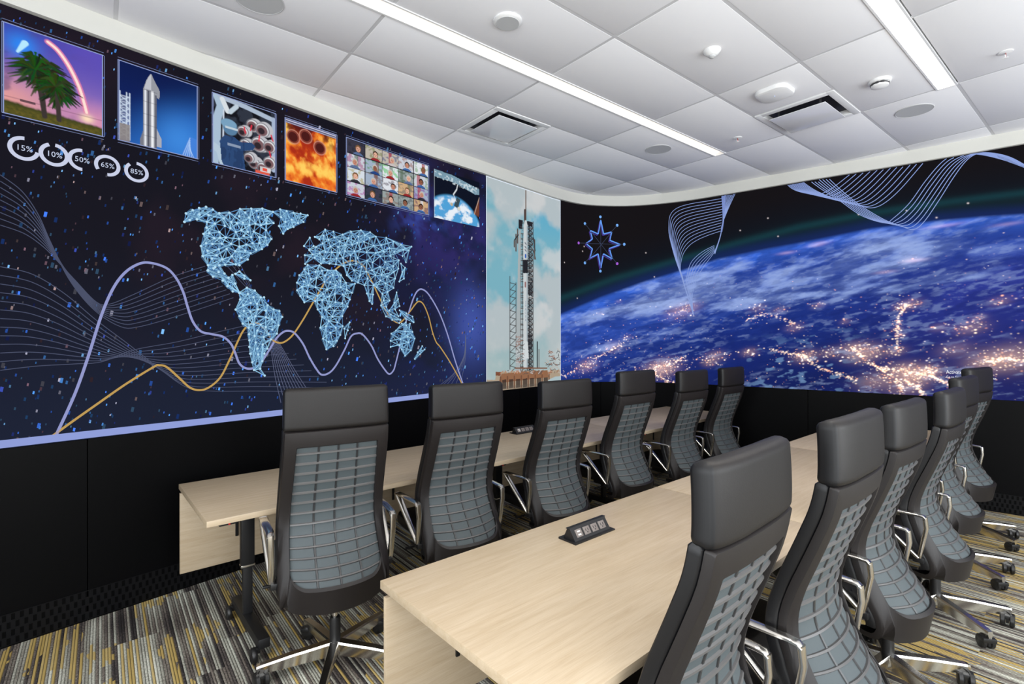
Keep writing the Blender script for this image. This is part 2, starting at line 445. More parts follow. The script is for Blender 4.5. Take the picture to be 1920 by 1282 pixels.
light_bar(-1.6, 4.96, -1.5, 'added linear ceiling light, out of view near the back windows', (255, 252, 246), 2.4, 62)  # extra unseen fixture, put in to brighten the room from behind

def vent(x, y, label, h):
    t = thing('air_diffuser', label, 'air vent', (x, y, ZC), 0, 'square ceiling air diffusers')
    m = MB(); a, b = .302, .250
    for (p, q, r, s_) in ((-a, a, -a, -b), (-a, a, b, a), (-a, -b, -b, b), (b, a, -b, b)): m.box(p, q, r, s_, -.006, .04, .003)
    m.build('frame', M_white, t)
    m = MB(); m.box(-b, b, -b, b, .036, .044); m.build('recess', M_duct, t)
    m = MB(); m.box(-.215, .215, -.215, .215, -h-.006, -h, .002); m.build('face_plate', M_whitemetal, t)
    for sx in (-1, 1):
        for sy in (-1, 1): MB().box(sx*.16-.006, sx*.16+.006, sy*.16-.006, sy*.16+.006, -h, .037).build('hanger', M_detail_dark, t)
vent(2.809, 3.590, 'square white air diffuser with glossy drop plate beside the video call picture', .012)
vent(4.639, 1.760, 'square white air diffuser beside the rounded wireless access point', .030)

def speaker(x, y, r, label):
    o = MB().lathe([(r, .003), (r, -.004), (r*.97, -.006), (r*.96, -.0045), (.001, -.0045)], n=48).build('ceiling_speaker', [M_spk])
    o.location = (x, y, ZC); tag(o, label, 'ceiling speaker', 'flush round grey ceiling speakers'); return o
speaker(4.33, 3.02, .125, 'round grey ceiling speaker between the dim linear light and the curved corner')
speaker(5.255, 1.17, .13, 'oval-looking grey ceiling speaker beyond the end of the bright linear light')
speaker(.68, 3.08, .13, 'round grey ceiling speaker cut by the top edge above the pictures')
t = thing('ceiling_loudspeaker', 'white round raised ceiling device with a lip, next to the dim linear light', 'ceiling device', (1.88, 2.36, ZC))
MB().lathe([(.085, .002), (.085, -.008), (.074, -.016), (.0, -.016)], n=40).build('rim', M_white, t)
MB().lathe([(.068, -.014), (.068, -.019), (.0, -.019)], n=40).build('grille', M_spk, t)
t = thing('occupancy_sensor', 'small white dome occupancy sensor with a lens, mid ceiling', 'sensor', (3.12, 1.76, ZC))
MB().lathe([(.056, .002), (.055, -.006), (.046, -.02), (.030, -.034), (.024, -.036), (0, -.036)], n=32).build('housing', M_white, t)
MB().lathe([(.022, -.035), (.02, -.044), (.012, -.05), (0, -.052)], n=24).build('lens', M_spk, t)
t = thing('smoke_detector', 'white smoke detector with dark slots near the bright linear light', 'smoke detector', (4.45, 1.193, ZC))
MB().lathe([(.072, .002), (.072, -.01), (.066, -.018), (.060, -.020), (0, -.02)], n=36).build('base', M_white, t)
m = MB(); 
m.lathe([(.0505, -.021), (.0505, -.036), (0, -.036)], n=24)
for k in range(10):
    if k in (2, 7): continue
    m.box(.049, .058, -.009, .009, -.036, -.021, .0015, M=Matrix.Rotation(2*PI*k/10, 4, 'Z'))
m.build('vent_ring', M_detail_dark, t)
MB().lathe([(.056, -.034), (.054, -.044), (.035, -.052), (0, -.054)], n=36).build('cap', M_white, t)
MB().lathe([(.049, -.020), (.049, -.036), (0, -.036)], n=24).build('core', M_white, t)
t = thing('wireless_access_point', 'rounded square white wireless access point beside the second air diffuser', 'access point', (4.02, 1.755, ZC))
def rounded(hx, hy, r, z0, z1, b=.01, n=8):
    out = []
    for (cx, cy, a0) in ((hx-r, hy-r, 0), (-hx+r, hy-r, PI/2), (-hx+r, -hy+r, PI), (hx-r, -hy+r, 1.5*PI)):
        for k in range(n+1): a = a0+PI/2*k/n; out.append((cx, cy, math.cos(a), math.sin(a)))
    vs = []
    for (dr, z) in ((0, z0), (0, z1+b), (b*.3, z1+b*.3), (b, z1)):
        vs += [(cx+(r-dr)*c_, cy+(r-dr)*s_, z) for cx, cy, c_, s_ in out]
    N = len(out); fs = [[i*N+k, i*N+(k+1) % N, (i+1)*N+(k+1) % N, (i+1)*N+k] for i in range(3) for k in range(N)]
    fs += [list(range(N)), [3*N+k for k in range(N)]]
    return MB().add(vs, fs, 0, True)
rounded(.12, .12, .07, .001, -.032, .016).build('housing', M_white, t)
MB().lathe([(.003, -.0318), (.003, -.0335), (0, -.0335)], n=10).build('status_light', emis('blue_led', (90, 150, 255), 1.2), t)
M_bulb = mat('sprinkler_bulb_red', (150, 30, 26), .2)
def sprinkler(x, y, label):
    t = thing('fire_sprinkler', label, 'sprinkler', (x, y, ZC), 0, 'white pendent fire sprinklers')
    MB().lathe([(.040, .002), (.038, -.004), (.024, -.007), (0, -.007)], n=28).build('escutcheon', M_white, t)
    m = MB(); m.tube([(-.011, 0, -.005), (-.014, 0, -.022), (-.003, 0, -.04)], .003); m.tube([(.011, 0, -.005), (.014, 0, -.022), (.003, 0, -.04)], .003)
    m.build('yoke', M_white, t)
    MB().tube([(0, 0, -.007), (0, 0, -.036)], .004).build('bulb', M_bulb, t)
    MB().lathe([(.017, -.040), (.018, -.043), (0, -.043)], n=16).build('deflector', M_white, t)
sprinkler(4.665, 2.375, 'small white sprinkler near the end of the dim linear light')
sprinkler(4.655, .55, 'small white sprinkler at far right, beyond the bright linear light')

# ------------------------------------------------------------------ tables
TA = math.radians(2.0); ca, sa_ = math.cos(TA), math.sin(TA)
def rowpt(xr, yr): return (xr*ca-yr*sa_, xr*sa_+yr*ca)
TL_ = 1.79; TT = .03
def make_table(depth):
    t = thing('training_table', '', 'table')
    w = TL_-.004
    m = MB(); m.box(0, w, -depth, 0, TZ-TT, TZ, .0015); 
    m.build('tabletop', [M_wood], t)
    m = MB(); m.box(.0, w, -.045, -.027, .205, TZ-TT-.018, .001); m.build('modesty_panel', M_wood, t)
    for xx in (.30, w-.38): MB().box(xx, xx+.018, -.055, -.045, .36, TZ-TT-.001, .003).build('panel_bracket', M_blackmetal, t)
    m = MB(); m.box(.06, w-.06, -.5, -.44, TZ-TT-.05, TZ-TT-.001, .003); m.box(.04, .3, -.06, -.02, TZ-TT-.02, TZ-TT-.0005)
    m.box(.02, w-.02, -depth+.12, -depth+.145, TZ-TT-.022, TZ-TT-.0005)
    m.build('underframe', M_blackmetal, t)
    yc = -.60*depth/.86
    for xx, sg in ((.24, 1), (w-.24, -1)):
        lg = MB()
        lg.box(xx-.034, xx+.034, yc-.02, yc+.02, .38, TZ-TT-.001, .004)
        lg.box(xx-.024, xx+.024, yc-.015, yc+.015, .09, .40, .003)
        lg.box(xx-.028, xx+.028, yc-.33, yc+.24, .065, .115, .006)
        o = lg.build('leg', M_blackmetal, t)
        MB().box(xx-.036, xx+.036, yc-.022, yc+.022, .372, .384, .002).build('collar', M_alu, o)
        for yy in (yc-.31, yc+.22):
            MB().lathe([(.0, -.012), (.034, -.012), (.038, -.006), (.038, .006), (.034, .012), (0, .012)], (xx-.045*sg, yy, .038), 24, M=Matrix.Rotation(PI/2, 4, 'Y')).build('caster', M_caster, o)
            MB().box(xx-.045*sg-.014, xx-.045*sg+.03 if sg > 0 else xx-.045*sg+.014, yy-.012, yy+.012, .045, .075, .003).build('caster_fork', M_caster, o)
    m = MB(); m.box(.06, .14, -depth+.03, -depth+.06, TZ-TT-.018, TZ-TT-.0005, .003); o = m.build('release_lever', M_blackmetal, t)
    MB().box(.10, .108, -depth+.026, -depth+.031, TZ-TT-.016, TZ-TT-.004).build('red_mark', M_red, o)
    return t
FX, FY, FD = .85, 1.719, .89
RX, RY, RD = .49, 3.672, .85
ft = make_table(FD); rt = make_table(RD)
flab = ['pale oak table at the near end of the front row, its left end in view',
        'middle pale oak training table of the front row, between two joints',
        'far pale oak training table of the front row, against the right display wall']
rlab = ['pale oak table at the near end of the rear row, below the world map',
        'middle pale oak training table of the rear row, below the rocket picture',
        'far pale oak training table of the rear row, in the curved corner']
for proto, X0, Y0, labs, grp in ((ft, FX, FY, flab, 'front row of tables'), (rt, RX, RY, rlab, 'rear row of tables')):
    for k in range(3):
        t = proto if k == 0 else copy_tree(proto)
        p = rowpt(X0+k*TL_+.002, Y0); t.location = (p[0], p[1], 0); t.rotation_euler = (0, 0, TA)
        t['label'] = labs[k]; t['category'] = 'table'; t['group'] = grp

def power_module(x, y, label):
    t = thing('power_module', label, 'power outlet', (x, y, TZ), TA, 'black tabletop power modules')
    L = .135
    m = MB()
    RX_ = Matrix(((0, 0, 1, -L), (1, 0, 0, 0), (0, 1, 0, 0), (0, 0, 0, 1)))
    m.prism([(-.052, 0), (.05, 0), (.05, .008), (-.052, .006)], 2*L, RX_)
    m.prism([(-.036, .006), (.034, .006), (.012, .052), (.004, .055), (-.002, .054)], 2*L-.03, Matrix.Translation((.015, 0, 0)) @ RX_)
    m.box(-L+.01, L-.01, -.002, .016, .052, .0555, .001)
    m.build('housing', M_blackmetal, t)
    # sockets on the sloping face
    a = Vector((0, -.036, .006)); b = Vector((0, -.002, .054)); d = (b-a).normalized(); n = Vector((0, -d.z, d.y))
    for k in range(4):
        cx = -.078+k*.052
        M = Matrix((((1), 0, 0, cx), (0, d.y, n.y, (a.y+b.y)/2), (0, d.z, n.z, (a.z+b.z)/2), (0, 0, 0, 1)))
        s = MB(); s.box(-.020, .020, -.017, .017, -.001, .0025, .001, M=M)
        o = s.build('usb_port' if k == 0 else 'socket', M_outlet, t)
        q = MB()
        if k == 0:
            for yy in (-.007, .007): q.box(-.009, .009, yy-.003, yy+.003, .002, .0032, M=M)
            q.build('port_slot', M_white, o)
        else:
            q.box(-.009, -.006, -.003, .008, .002, .0032, M=M); q.box(.006, .009, -.003, .008, .002, .0032, M=M)
            q.box(-.003, .003, -.011, -.006, .002, .0032, M=M); q.build('slots', M_blackmetal, o)
p = at_z(1101, 1001, TZ); power_module(p.x, p.y, 'black wedge power module with three sockets on the nearest front table')
p = at_z(986, 811, TZ); power_module(p.x, p.y+.03, 'black wedge power module on the rear desk row, seen between two chairs')
p = at_z(1590, 808, TZ); power_module(p.x+.05, p.y-.02, 'black power module on the far front table, mostly behind a headrest')

# ------------------------------------------------------------------ conference chairs
HUBY = .085        # the column stands this far in front of the back's reference plane
PR = catmull([(-.020, 1.352), (-.026, 1.26), (-.026, 1.16), (-.012, 1.06), (.018, .96), (.048, .87), (.074, .79), (.086, .72), (.080, .65),
              (.048, .585), (.000, .52), (-.046, .465), (-.076, .425), (-.092, .388), (-.096, .350), (-.084, .316), (-.046, .292), (.03, .284), (.11, .284)], 10)
PL = np.concatenate([[0], np.cumsum(np.linalg.norm(np.diff(PR, axis=0), axis=1))])
TEND = float(PL[-1])
def t_of_z(z): i = int(np.argmin(abs(PR[:152, 1]-z))); return float(PL[i])
def surf(x, t, off=0.):
    """x across, t arc length down the back, off towards the sitter"""
    x = np.asarray(x, float); t = np.asarray(t, float)
    y = np.interp(t, PL, PR[:, 0]); z = np.interp(t, PL, PR[:, 1])
    e = .006; ty = (np.interp(t+e, PL, PR[:, 0])-np.interp(t-e, PL, PR[:, 0])); tz = (np.interp(t+e, PL, PR[:, 1])-np.interp(t-e, PL, PR[:, 1]))
    l = np.hypot(ty, tz)+1e-9; ny, nz = -tz/l, ty/l
    wrap = np.interp(t, [0, .2, .6, .78, .95, 1.1, TEND], [.012, .014, .036, .060, .105, .125, .10])*np.abs(x/.25)**2.2
    lift = np.interp(t, [.85, 1.02, 1.2, TEND], [0, .0, .022, .045])*np.abs(x/.25)**3
    return np.stack([x+0*t, y+ny*off+wrap-HUBY, z+nz*off+lift], -1)
def halfw(t): return np.interp(t, [0, .02, .3, .6, .85, 1.0, 1.12, TEND], [.240, .244, .249, .256, .266, .268, .262, .235])

def slab(t0, t1, wf, o0, o1, p=5., n=28, rows=40, end=.016):
    """closed padded body following the back surface"""
    ts = np.linspace(t0, t1, rows); vs = []; fs = []
    for t in ts:
        e = min(t-t0, t1-t); k = 1.0 if e > end else math.sqrt(max(0, 1-(1-e/end)**2))
        k2 = .35+.65*k; half = (o1-o0)/2*k2; mid = (o0+o1)/2; W = halfw(t)*wf - (1-k)*.010
        for j in range(n):
            a = 2*PI*(j+.5)/n; c_, s_ = math.cos(a), math.sin(a)
            x = W*math.copysign(abs(c_)**(2/p), c_); o = mid+half*math.copysign(abs(s_)**(2/p), s_)
            vs.append(surf(x, t, o))
    for i in range(rows-1):
        for j in range(n): fs.append([i*n+j, i*n+(j+1) % n, (i+1)*n+(j+1) % n, (i+1)*n+j])
    # subdivided caps
    fs += [list(range(n)), [(rows-1)*n+j for j in range(n)]]
    return MB().add(vs, fs, 0, True)
def outline(w_of_t, t0, t1, rt, rb, ns=26, nc=8, nb=12):
    pts = []
    for k in range(nb): pts.append((-1+2*(k/nb)*1., 't'))
    res = []
    def W(t): return float(w_of_t(t))
    top = [(x, t0) for x in np.linspace(-W(t0)+rt, W(t0)-rt, nb)]
    cr_ = [(W(t0)-rt+rt*math.sin(a), t0+rt-rt*math.cos(a)) for a in np.linspace(0, PI/2, nc)]
    side = [(W(t), t) for t in np.linspace(t0+rt, t1-rb, ns)][1:-1]
    cb = [(W(t1-rb*math.cos(0) if False else t1-rb)-rb+rb*math.cos(a), t1-rb+rb*math.sin(a)) for a in np.linspace(0, PI/2, nc)]
    right = cr_+side+cb
    bot = [(x, t1) for x in np.linspace(cb[-1][0], -cb[-1][0], nb)][1:-1]
    left = [(-x, t) for x, t in right[::-1]]
    return top[1:-1]+right+bot+left
T_SEAM = t_of_z(1.150); T_W0 = t_of_z(1.066); T_W1 = t_of_z(.426)
def winw(t): return np.interp(t, [T_W0, T_W1], [.188, .216])

def make_chair():
    DY = .17-HUBY
    c = thing('conference_chair', '', 'chair')
    up_ = []
    # black upholstered body, seen from the side and the front
    up_.append(slab(T_SEAM-.012, t_of_z(.335), .999, .020, .070, p=7, rows=56).build('back_cushion', M_side, c))
    hr = slab(0, T_SEAM+.003, 1.0, -.008, .070, p=6, rows=30, end=.022, n=36)
    for fi in range(len(hr.f)-2):
        j = fi % 36; xs_ = [abs(hr.v[q][0]) for q in hr.f[fi]]; ys_ = [hr.v[q] for q in hr.f[fi]]
        a_, b_ = Vector(ys_[0]), Vector(ys_[1]); hr.m[fi] = 1 if min(xs_) > .21 and abs(b_.y-a_.y) > abs(b_.x-a_.x)*.6 else 0
    up_.append(hr.build('headrest', [M_leather, M_side], c))
    # shell frame around the window
    O = outline(lambda t: halfw(t)*.985, T_SEAM, TEND-.03, .008, .05)
    I = outline(winw, T_W0, T_W1, .006, .07)
    O = np.array(O); I = np.array(I); N = len(O)
    rings = [(O, .022), (O, .005), (O+(I-O)*.06, -.003), (O+(I-O)*.5, -.006), (O+(I-O)*.94, -.004), (I, .002), (I, .020)]
    vs = []; fs = []
    for R_, o in rings:
        for q in R_: vs.append(surf(q[0], q[1], o))
    for r in range(len(rings)-1):
        for k in range(N): fs.append([r*N+k, r*N+(k+1) % N, (r+1)*N+(k+1) % N, (r+1)*N+k])
    up_.append(MB().add(vs, fs, 0, True).build('back_shell', M_shell, c))
    # fabric panel in the window
    nu, nt = 24, 48; vs = []; fs = []
    for t in np.linspace(T_W0-.012, T_W1+.012, nt):
        for u in np.linspace(-1, 1, nu): vs.append(surf(u*(float(winw(t))+.006), t, .0125))
    for i in range(nt-1):
        for j in range(nu-1): fs.append([i*nu+j, i*nu+j+1, (i+1)*nu+j+1, (i+1)*nu+j])
    fab = MB().add(vs, fs, 0, True).build('fabric_panel', M_fabric, c); up_.append(fab)
    # horizontal shingled ribs and vertical webbing
    ribs = MB(); rows = 13
    for k in range(1, rows+1):
        tm = T_W0 + (T_W1-T_W0)*(k-.35)/(rows+.35); us = np.linspace(-1, 1, 20)
        sec = [(-.006, .0123), (-.003, .006), (.004, .0045), (.006, .012)]
        vs = []
        for u in us:
            x = u*float(winw(tm))*1.0
            # lower corners of the window are rounded
            lim = T_W1-tm
            if lim < .07: x = u*(float(winw(tm))-.07+math.sqrt(max(.07**2-(.07-lim)**2, 0)))
            for dt, o in sec: vs.append(surf(x, tm+dt, o))
        fs = [[4*i+q, 4*i+(q+1) % 4, 4*i+4+(q+1) % 4, 4*i+4+q] for i in range(19) for q in range(4)]+[[0, 1, 2, 3], [79, 78, 77, 76]]
        ribs.add(vs, fs, 0, False)
    o = ribs.build('rib', M_rib, fab)
    web = MB()
    for x0 in (-.096, 0, .096):
        tsv = np.linspace(T_W0, T_W1-.002, 44); vs = []
        for t in tsv:
            x = x0*float(winw(t))/.20
            for dx, o in ((-.005, .0123), (-.0036, .0085), (.0036, .0085), (.005, .0123)): vs.append(surf(x+dx, t, o))
        fs = [[4*i+q, 4*i+(q+1) % 4, 4*i+4+(q+1) % 4, 4*i+4+q] for i in range(43) for q in range(4)]
        web.add(vs, fs, 0, False)
    web.build('webbing', M_groove, fab)
    # seat
    m = MB(); vs = []; nseg = 40
    rings = []
    def se(hx, hy, z, cy): return [(hx*math.copysign(abs(math.cos(a))**.42, math.cos(a)), cy+hy*math.copysign(abs(math.sin(a))**.42, math.sin(a)), z) for a in [2*PI*(k+.5)/nseg for k in range(nseg)]]
    cy = .14+DY
    for hx, hy, z in ((.20, .20, .405), (.235, .235, .412), (.255, .252, .435), (.258, .255, .462), (.250, .247, .484), (.22, .215, .492), (.1, .1, .494)):
        rings.append(se(hx, hy, z, cy))
    vs = [q for r in rings for q in r]; K = len(rings)
    fs = [[i*nseg+j, i*nseg+(j+1) % nseg, (i+1)*nseg+(j+1) % nseg, (i+1)*nseg+j] for i in range(K-1) for j in range(nseg)]+[list(range(nseg)), [(K-1)*nseg+j for j in range(nseg)]]
    up_.append(MB().add(vs, fs, 0, True).build('seat', M_side, c))
    m = MB(); m.box(-.12, .12, -.07+DY, .22+DY, .345, .41, .015); m.box(-.05, .05, -.05, .06, .325, .37, .01)
    m.tube([(.10, .05+DY, .375), (.20, .04+DY, .37), (.29, .03+DY, .372)], .006); m.tube([(-.10, .05+DY, .375), (-.20, .04+DY, .37), (-.285, .03+DY, .372)], .006)
    m.box(-.315, -.28, .022+DY, .04+DY, .366, .378, .003)
    up_.append(m.build('tilt_mechanism', M_blackmetal, c))
    # armrests: closed polished loops
    for s in (-1, 1):
        m = MB(); A = (.292*s, -.10+DY, .662); B = (.300*s, .19+DY, .660); C = (.285*s, -.075+DY, .435); C2 = (.287*s, -.055+DY, .425)
        m.tube([(A[0], A[1]+.0, A[2]-.012), (A[0], A[1]+.012, A[2]), (A[0], A[1]+.04, A[2]+.003), (s*.298, .06+DY, A[2]+.004), (B[0], B[1]-.02, B[2]+.002), (B[0], B[1], B[2]-.006)],
               [.017, .018, .018, .021, .022, .018], [.008]*6, n=12, power=3)
        m.tube([(A[0], A[1]+.004, A[2]-.002), (A[0]-.002*s, A[1]-.002, .60), (C[0], C[1], .45), (C[0], C[1]+.006, .428)], [.015, .015, .015, .012], [.011]*4, n=12, up=(0, 1, 0), power=3)
        m.tube([(B[0], B[1]+.002, B[2]+.002), (.297*s, .12+DY, .60), (C2[0], C2[1], C2[2]+.01), (C2[0], C2[1]-.012, C2[2])], [.020, .019, .014, .012], [.010, .012, .010, .009], n=12, up=(0, 1, 0), power=3)
        o = m.build('armrest', M_alu, c); up_.append(o)
        m = MB(); m.box(min(.20*s, .292*s), max(.20*s, .292*s), -.09+DY, -.04+DY, .398, .428, .006); m.build('arm_bracket', M_blackmetal, o)
    # column and base
    MB().lathe([(.026, .115), (.026, .235), (.023, .245), (0, .245)], n=24).build('column_sleeve', M_blackmetal, c)
    MB().lathe([(.014, .20), (.014, .40), (0, .40)], n=20).build('gas_lift', M_alu, c)
    m = MB(); m.lathe([(.0, .055), (.034, .06), (.040, .075), (.040, .118), (.034, .128), (0, .128)], n=28)
    for k in range(5):
        a = 2*PI*k/5; M = Matrix.Rotation(a, 4, 'Z')
        vs = []; 
        for r, w, z0, z1 in ((.02, .024, .056, .132), (.10, .022, .057, .126), (.20, .020, .057, .120), (.335, .017, .060, .106), (.350, .014, .064, .102)):
            for (yy, zz) in ((-w*.55, z0), (-w, z1-.012), (-w*.8, z1-.003), (w*.8, z1-.003), (w, z1-.012), (w*.55, z0)): vs.append((M @ Vector((r, yy, zz)))[:])
        fs = [[6*i+q, 6*i+(q+1) % 6, 6*i+6+(q+1) % 6, 6*i+6+q] for i in range(4) for q in range(6)]+[[0, 1, 2, 3, 4, 5], [24+q for q in range(6)]]
        m.add(vs, fs, 0, False)
    base = m.build('star_base', M_alu, c)
    for k in range(5):
        a = 2*PI*k/5; sp = a+[.9, 2.2, .3, 1.4, 2.7][k]
        M = Matrix.Translation((.335*math.cos(a), .335*math.sin(a), 0)) @ Matrix.Rotation(sp, 4, 'Z') @ Matrix.Scale(1.14, 4)
        m = MB()
        for sx in (-1, 1):
            Mw = M @ Matrix.Translation((sx*.017, .014, .0305)) @ Matrix.Rotation(PI/2, 4, 'Y')
            m.lathe([(0, -.010), (.024, -.010), (.0295, -.006), (.0295, .006), (.024, .010), (0, .010)], n=24, M=Mw)
        m.box(-.028, .028, -.018, .030, .034, .056, .006, M=M); m.box(-.006, .006, -.012, .028, .018, .05, .002, M=M)
        m.tube([(M @ Vector((0, 0, .05)))[:], (M @ Vector((0, 0, .075)))[:]], .006)
        m.build('caster', M_caster, base)
    return c, [o.name for o in up_]
proto, UPN = make_chair()
UPK = {n.split('.')[0] for n in UPN}
CH = [  # x, y, yaw, height change, base turn, label, row
 (.890, 2.435, -8.1, .045, 24, 'nearest chair of the rear row, its whole back and chrome base in view', 'r'),
 (1.700, 2.512, -3.4, .011, 150, 'second nearest chair of the rear row, behind the near corner of the front table', 'r'),
 (2.601, 2.581, -2.0, -.022, 175, 'third nearest chair of the rear row, above the front power module', 'r'),
 (3.506, 2.650, 1.4, .006, 140, 'fourth nearest chair of the rear row, in front of the city lights picture edge', 'r'),
 (4.361, 2.650, .7, -.026, 190, 'fifth nearest chair of the rear row, one before the last', 'r'),
 (5.250, 2.730, 1.6, -.033, 160, 'farthest chair of the rear row, beside bare black wall', 'r'),
 (1.316, .631, 3.7, -.011, 60, 'nearest chair of the front row, biggest headrest, its base out of frame', 'f'),
 (1.968, .589, 1.6, .020, 20, 'second nearest chair of the front row, its window running out of the frame bottom', 'f'),
 (2.913, .669, -.3, -.018, 26, 'third nearest chair of the front row, with a bulging lower back above the carpet', 'f'),
 (3.812, .668, .4, -.020, 14, 'fourth nearest chair of the front row, slim in side view', 'f'),
 (4.671, .748, -2.2, .008, 20, 'fifth nearest chair of the front row, overlapping the farthest one', 'f'),
 (5.527, .805, -7.7, .036, 25, 'farthest chair of the front row, its headrest against the city lights picture', 'f')]
for k, (x, y, yaw, dz, bt, lab, row) in enumerate(CH):
    c = proto if k == 0 else copy_tree(proto)
    a = math.radians(yaw)
    c.location = (x-math.sin(a)*HUBY, y+math.cos(a)*HUBY, 0); c.rotation_euler = (0, 0, a)
    c['label'] = 'black high-back conference chair, '+lab if len(lab.split()) < 13 else lab
    c['group'] = 'chairs along the rear tables' if row == 'r' else 'chairs along the front tables'
    for ch in c.children:
        nm = ch.name.split('.')[0]
        if nm in UPK: ch.location.z = dz
        if nm == 'star_base': ch.rotation_euler = (0, 0, math.radians(bt)-a)

# ------------------------------------------------------------------ pictures on the display wall
def vnoise(x, y, seed=0):
    xi = np.floor(x).astype(np.int64); yi = np.floor(y).astype(np.int64); xf = x-xi; yf = y-yi
    def h(a, b):
        n = (a*374761393 + b*668265263 + seed*974634777) & 0xffffffff
        n = ((n ^ (n >> 13))*1274126177) & 0xffffffff
        return ((n ^ (n >> 16)) & 0xffff)/65535.
    u = xf*xf*(3-2*xf); v = yf*yf*(3-2*yf)
    return (h(xi, yi)*(1-u)+h(xi+1, yi)*u)*(1-v)+(h(xi, yi+1)*(1-u)+h(xi+1, yi+1)*u)*v
def fbm(x, y, o=4, seed=0):
    r = 0; a = .5; t = 0
    for k in range(o): r = r+a*vnoise(x*2**k, y*2**k, seed+k*7); t += a; a *= .5
    return r/t
def sstep(a, b, x):
    t = np.clip((x-a)/(b-a), 0, 1); return t*t*(3-2*t)
def mixc(A, B, t): return A*(1-t[..., None])+np.asarray(B, float)*t[..., None]
class Canvas:
    """picture with coordinates x 0..1 to the right, y 0..1 downwards (aspect = width/height)"""
    def __init__(s, w, h, asp):
        s.w, s.h, s.asp = w, h, asp
        s.X, s.Y = np.meshgrid(np.linspace(0, 1, w), np.linspace(0, 1, h))
        s.c = np.zeros((h, w, 3)); s.aa = 1.0/h
    def put(s, m, col, a=1.0): s.c = mixc(s.c, lin(col) if np.ndim(col) == 1 or isinstance(col, tuple) else col, np.clip(m*a, 0, 1))
    def ell(s, cx, cy, rx, ry, col, a=1., rot=0., soft=None):
        dx = (s.X-cx)*s.asp; dy = s.Y-cy; c_, s_ = math.cos(rot), math.sin(rot)
        d = np.sqrt(((dx*c_+dy*s_)/(rx*s.asp))**2+((-dx*s_+dy*c_)/ry)**2)
        f = soft or s.aa/ry*1.0
        s.put(sstep(1+f, 1-f, d), col, a)
    def ring(s, cx, cy, rx, ry, w, col, a=1., rot=0.):
        dx = (s.X-cx)*s.asp; dy = s.Y-cy; c_, s_ = math.cos(rot), math.sin(rot)
        d = np.abs(np.sqrt(((dx*c_+dy*s_)/(rx*s.asp))**2+((-dx*s_+dy*c_)/ry)**2)-1)*ry
        s.put(sstep(w+s.aa, w-s.aa, d), col, a)
    def line(s, x0, y0, x1, y1, w, col, a=1., w2=None):
        ax, ay, bx, by = x0*s.asp, y0, x1*s.asp, y1; px, py = s.X*s.asp, s.Y
        L2 = (bx-ax)**2+(by-ay)**2+1e-12; t = np.clip(((px-ax)*(bx-ax)+(py-ay)*(by-ay))/L2, 0, 1)
        d = np.hypot(px-ax-t*(bx-ax), py-ay-t*(by-ay)); W = w if w2 is None else w+(w2-w)*t
        s.put(sstep(W+s.aa*.7, W-s.aa*.7, d), col, a)
    def path(s, pts, w, col, a=1.):
        for (p, q) in zip(pts[:-1], pts[1:]): s.line(p[0], p[1], q[0], q[1], w, col, a)
    def poly(s, pts, col, a=1.):
        X, Y = s.X, s.Y; ins = np.zeros(X.shape, bool); n = len(pts)
        for i in range(n):
            x0, y0 = pts[i]; x1, y1 = pts[(i+1) % n]
            if y0 == y1: continue
            cnd = ((y0 > Y) != (y1 > Y)) & (X < (x1-x0)*(Y-y0)/(y1-y0)+x0); ins ^= cnd
        s.put(ins.astype(float), col, a)
    def rect(s, x0, y0, x1, y1, col, a=1.): s.put(((s.X >= x0) & (s.X <= x1) & (s.Y >= y0) & (s.Y <= y1)).astype(float), col, a)
    def splat(s, x, y, r, col, e=1.0, sx=1., rot=0.):
        """small additive glow, r in height units"""
        R = int(max(2, r*s.h*3*max(sx, 1)+1)); cx, cy = x*(s.w-1), y*(s.h-1); ix, iy = int(round(cx)), int(round(cy))
        x0, x1, y0, y1 = max(ix-R, 0), min(ix+R+1, s.w), max(iy-R, 0), min(iy+R+1, s.h)
        if x0 >= x1 or y0 >= y1: return
        gx, gy = np.meshgrid(np.arange(x0, x1)-cx, np.arange(y0, y1)-cy); q = r*s.h
        c_, s_ = math.cos(rot), math.sin(rot); u = (gx*c_+gy*s_)/sx; v = -gx*s_+gy*c_
        g = np.exp(-(u*u+v*v)/(q*q))*e
        s.c[y0:y1, x0:x1] += g[..., None]*lin(col)

def set_col(me, cols):
    at = me.color_attributes.new('Col', 'FLOAT_COLOR', 'POINT')
    a = np.ones((len(cols), 4), np.float32); a[:, :3] = cols; at.data.foreach_set('color', a.ravel())
def grid_mesh(name, P, C, parent=None):
    """P (h,w,3) positions, C (h,w,3) linear colours"""
    h, w = P.shape[:2]; me = bpy.data.meshes.new(name)
    idx = np.arange(h*w).reshape(h, w); q = np.stack([idx[:-1, :-1], idx[1:, :-1], idx[1:, 1:], idx[:-1, 1:]], -1).reshape(-1, 4)
    me.vertices.add(h*w); me.vertices.foreach_set('co', P.astype(np.float32).ravel())
    me.loops.add(q.size); me.loops.foreach_set('vertex_index', q.ravel().astype(np.int32))
    me.polygons.add(len(q)); me.polygons.foreach_set('loop_start', np.arange(0, q.size, 4, dtype=np.int32))
    me.polygons.foreach_set('loop_total', np.full(len(q), 4, np.int32)); me.update(calc_edges=True)
    set_col(me, np.clip(C.reshape(-1, 3), 0, 6)); me.materials.append(M_screen)
    o = bpy.data.objects.new(name, me); COL.objects.link(o)
    if parent is not None: o.parent = parent
    return o
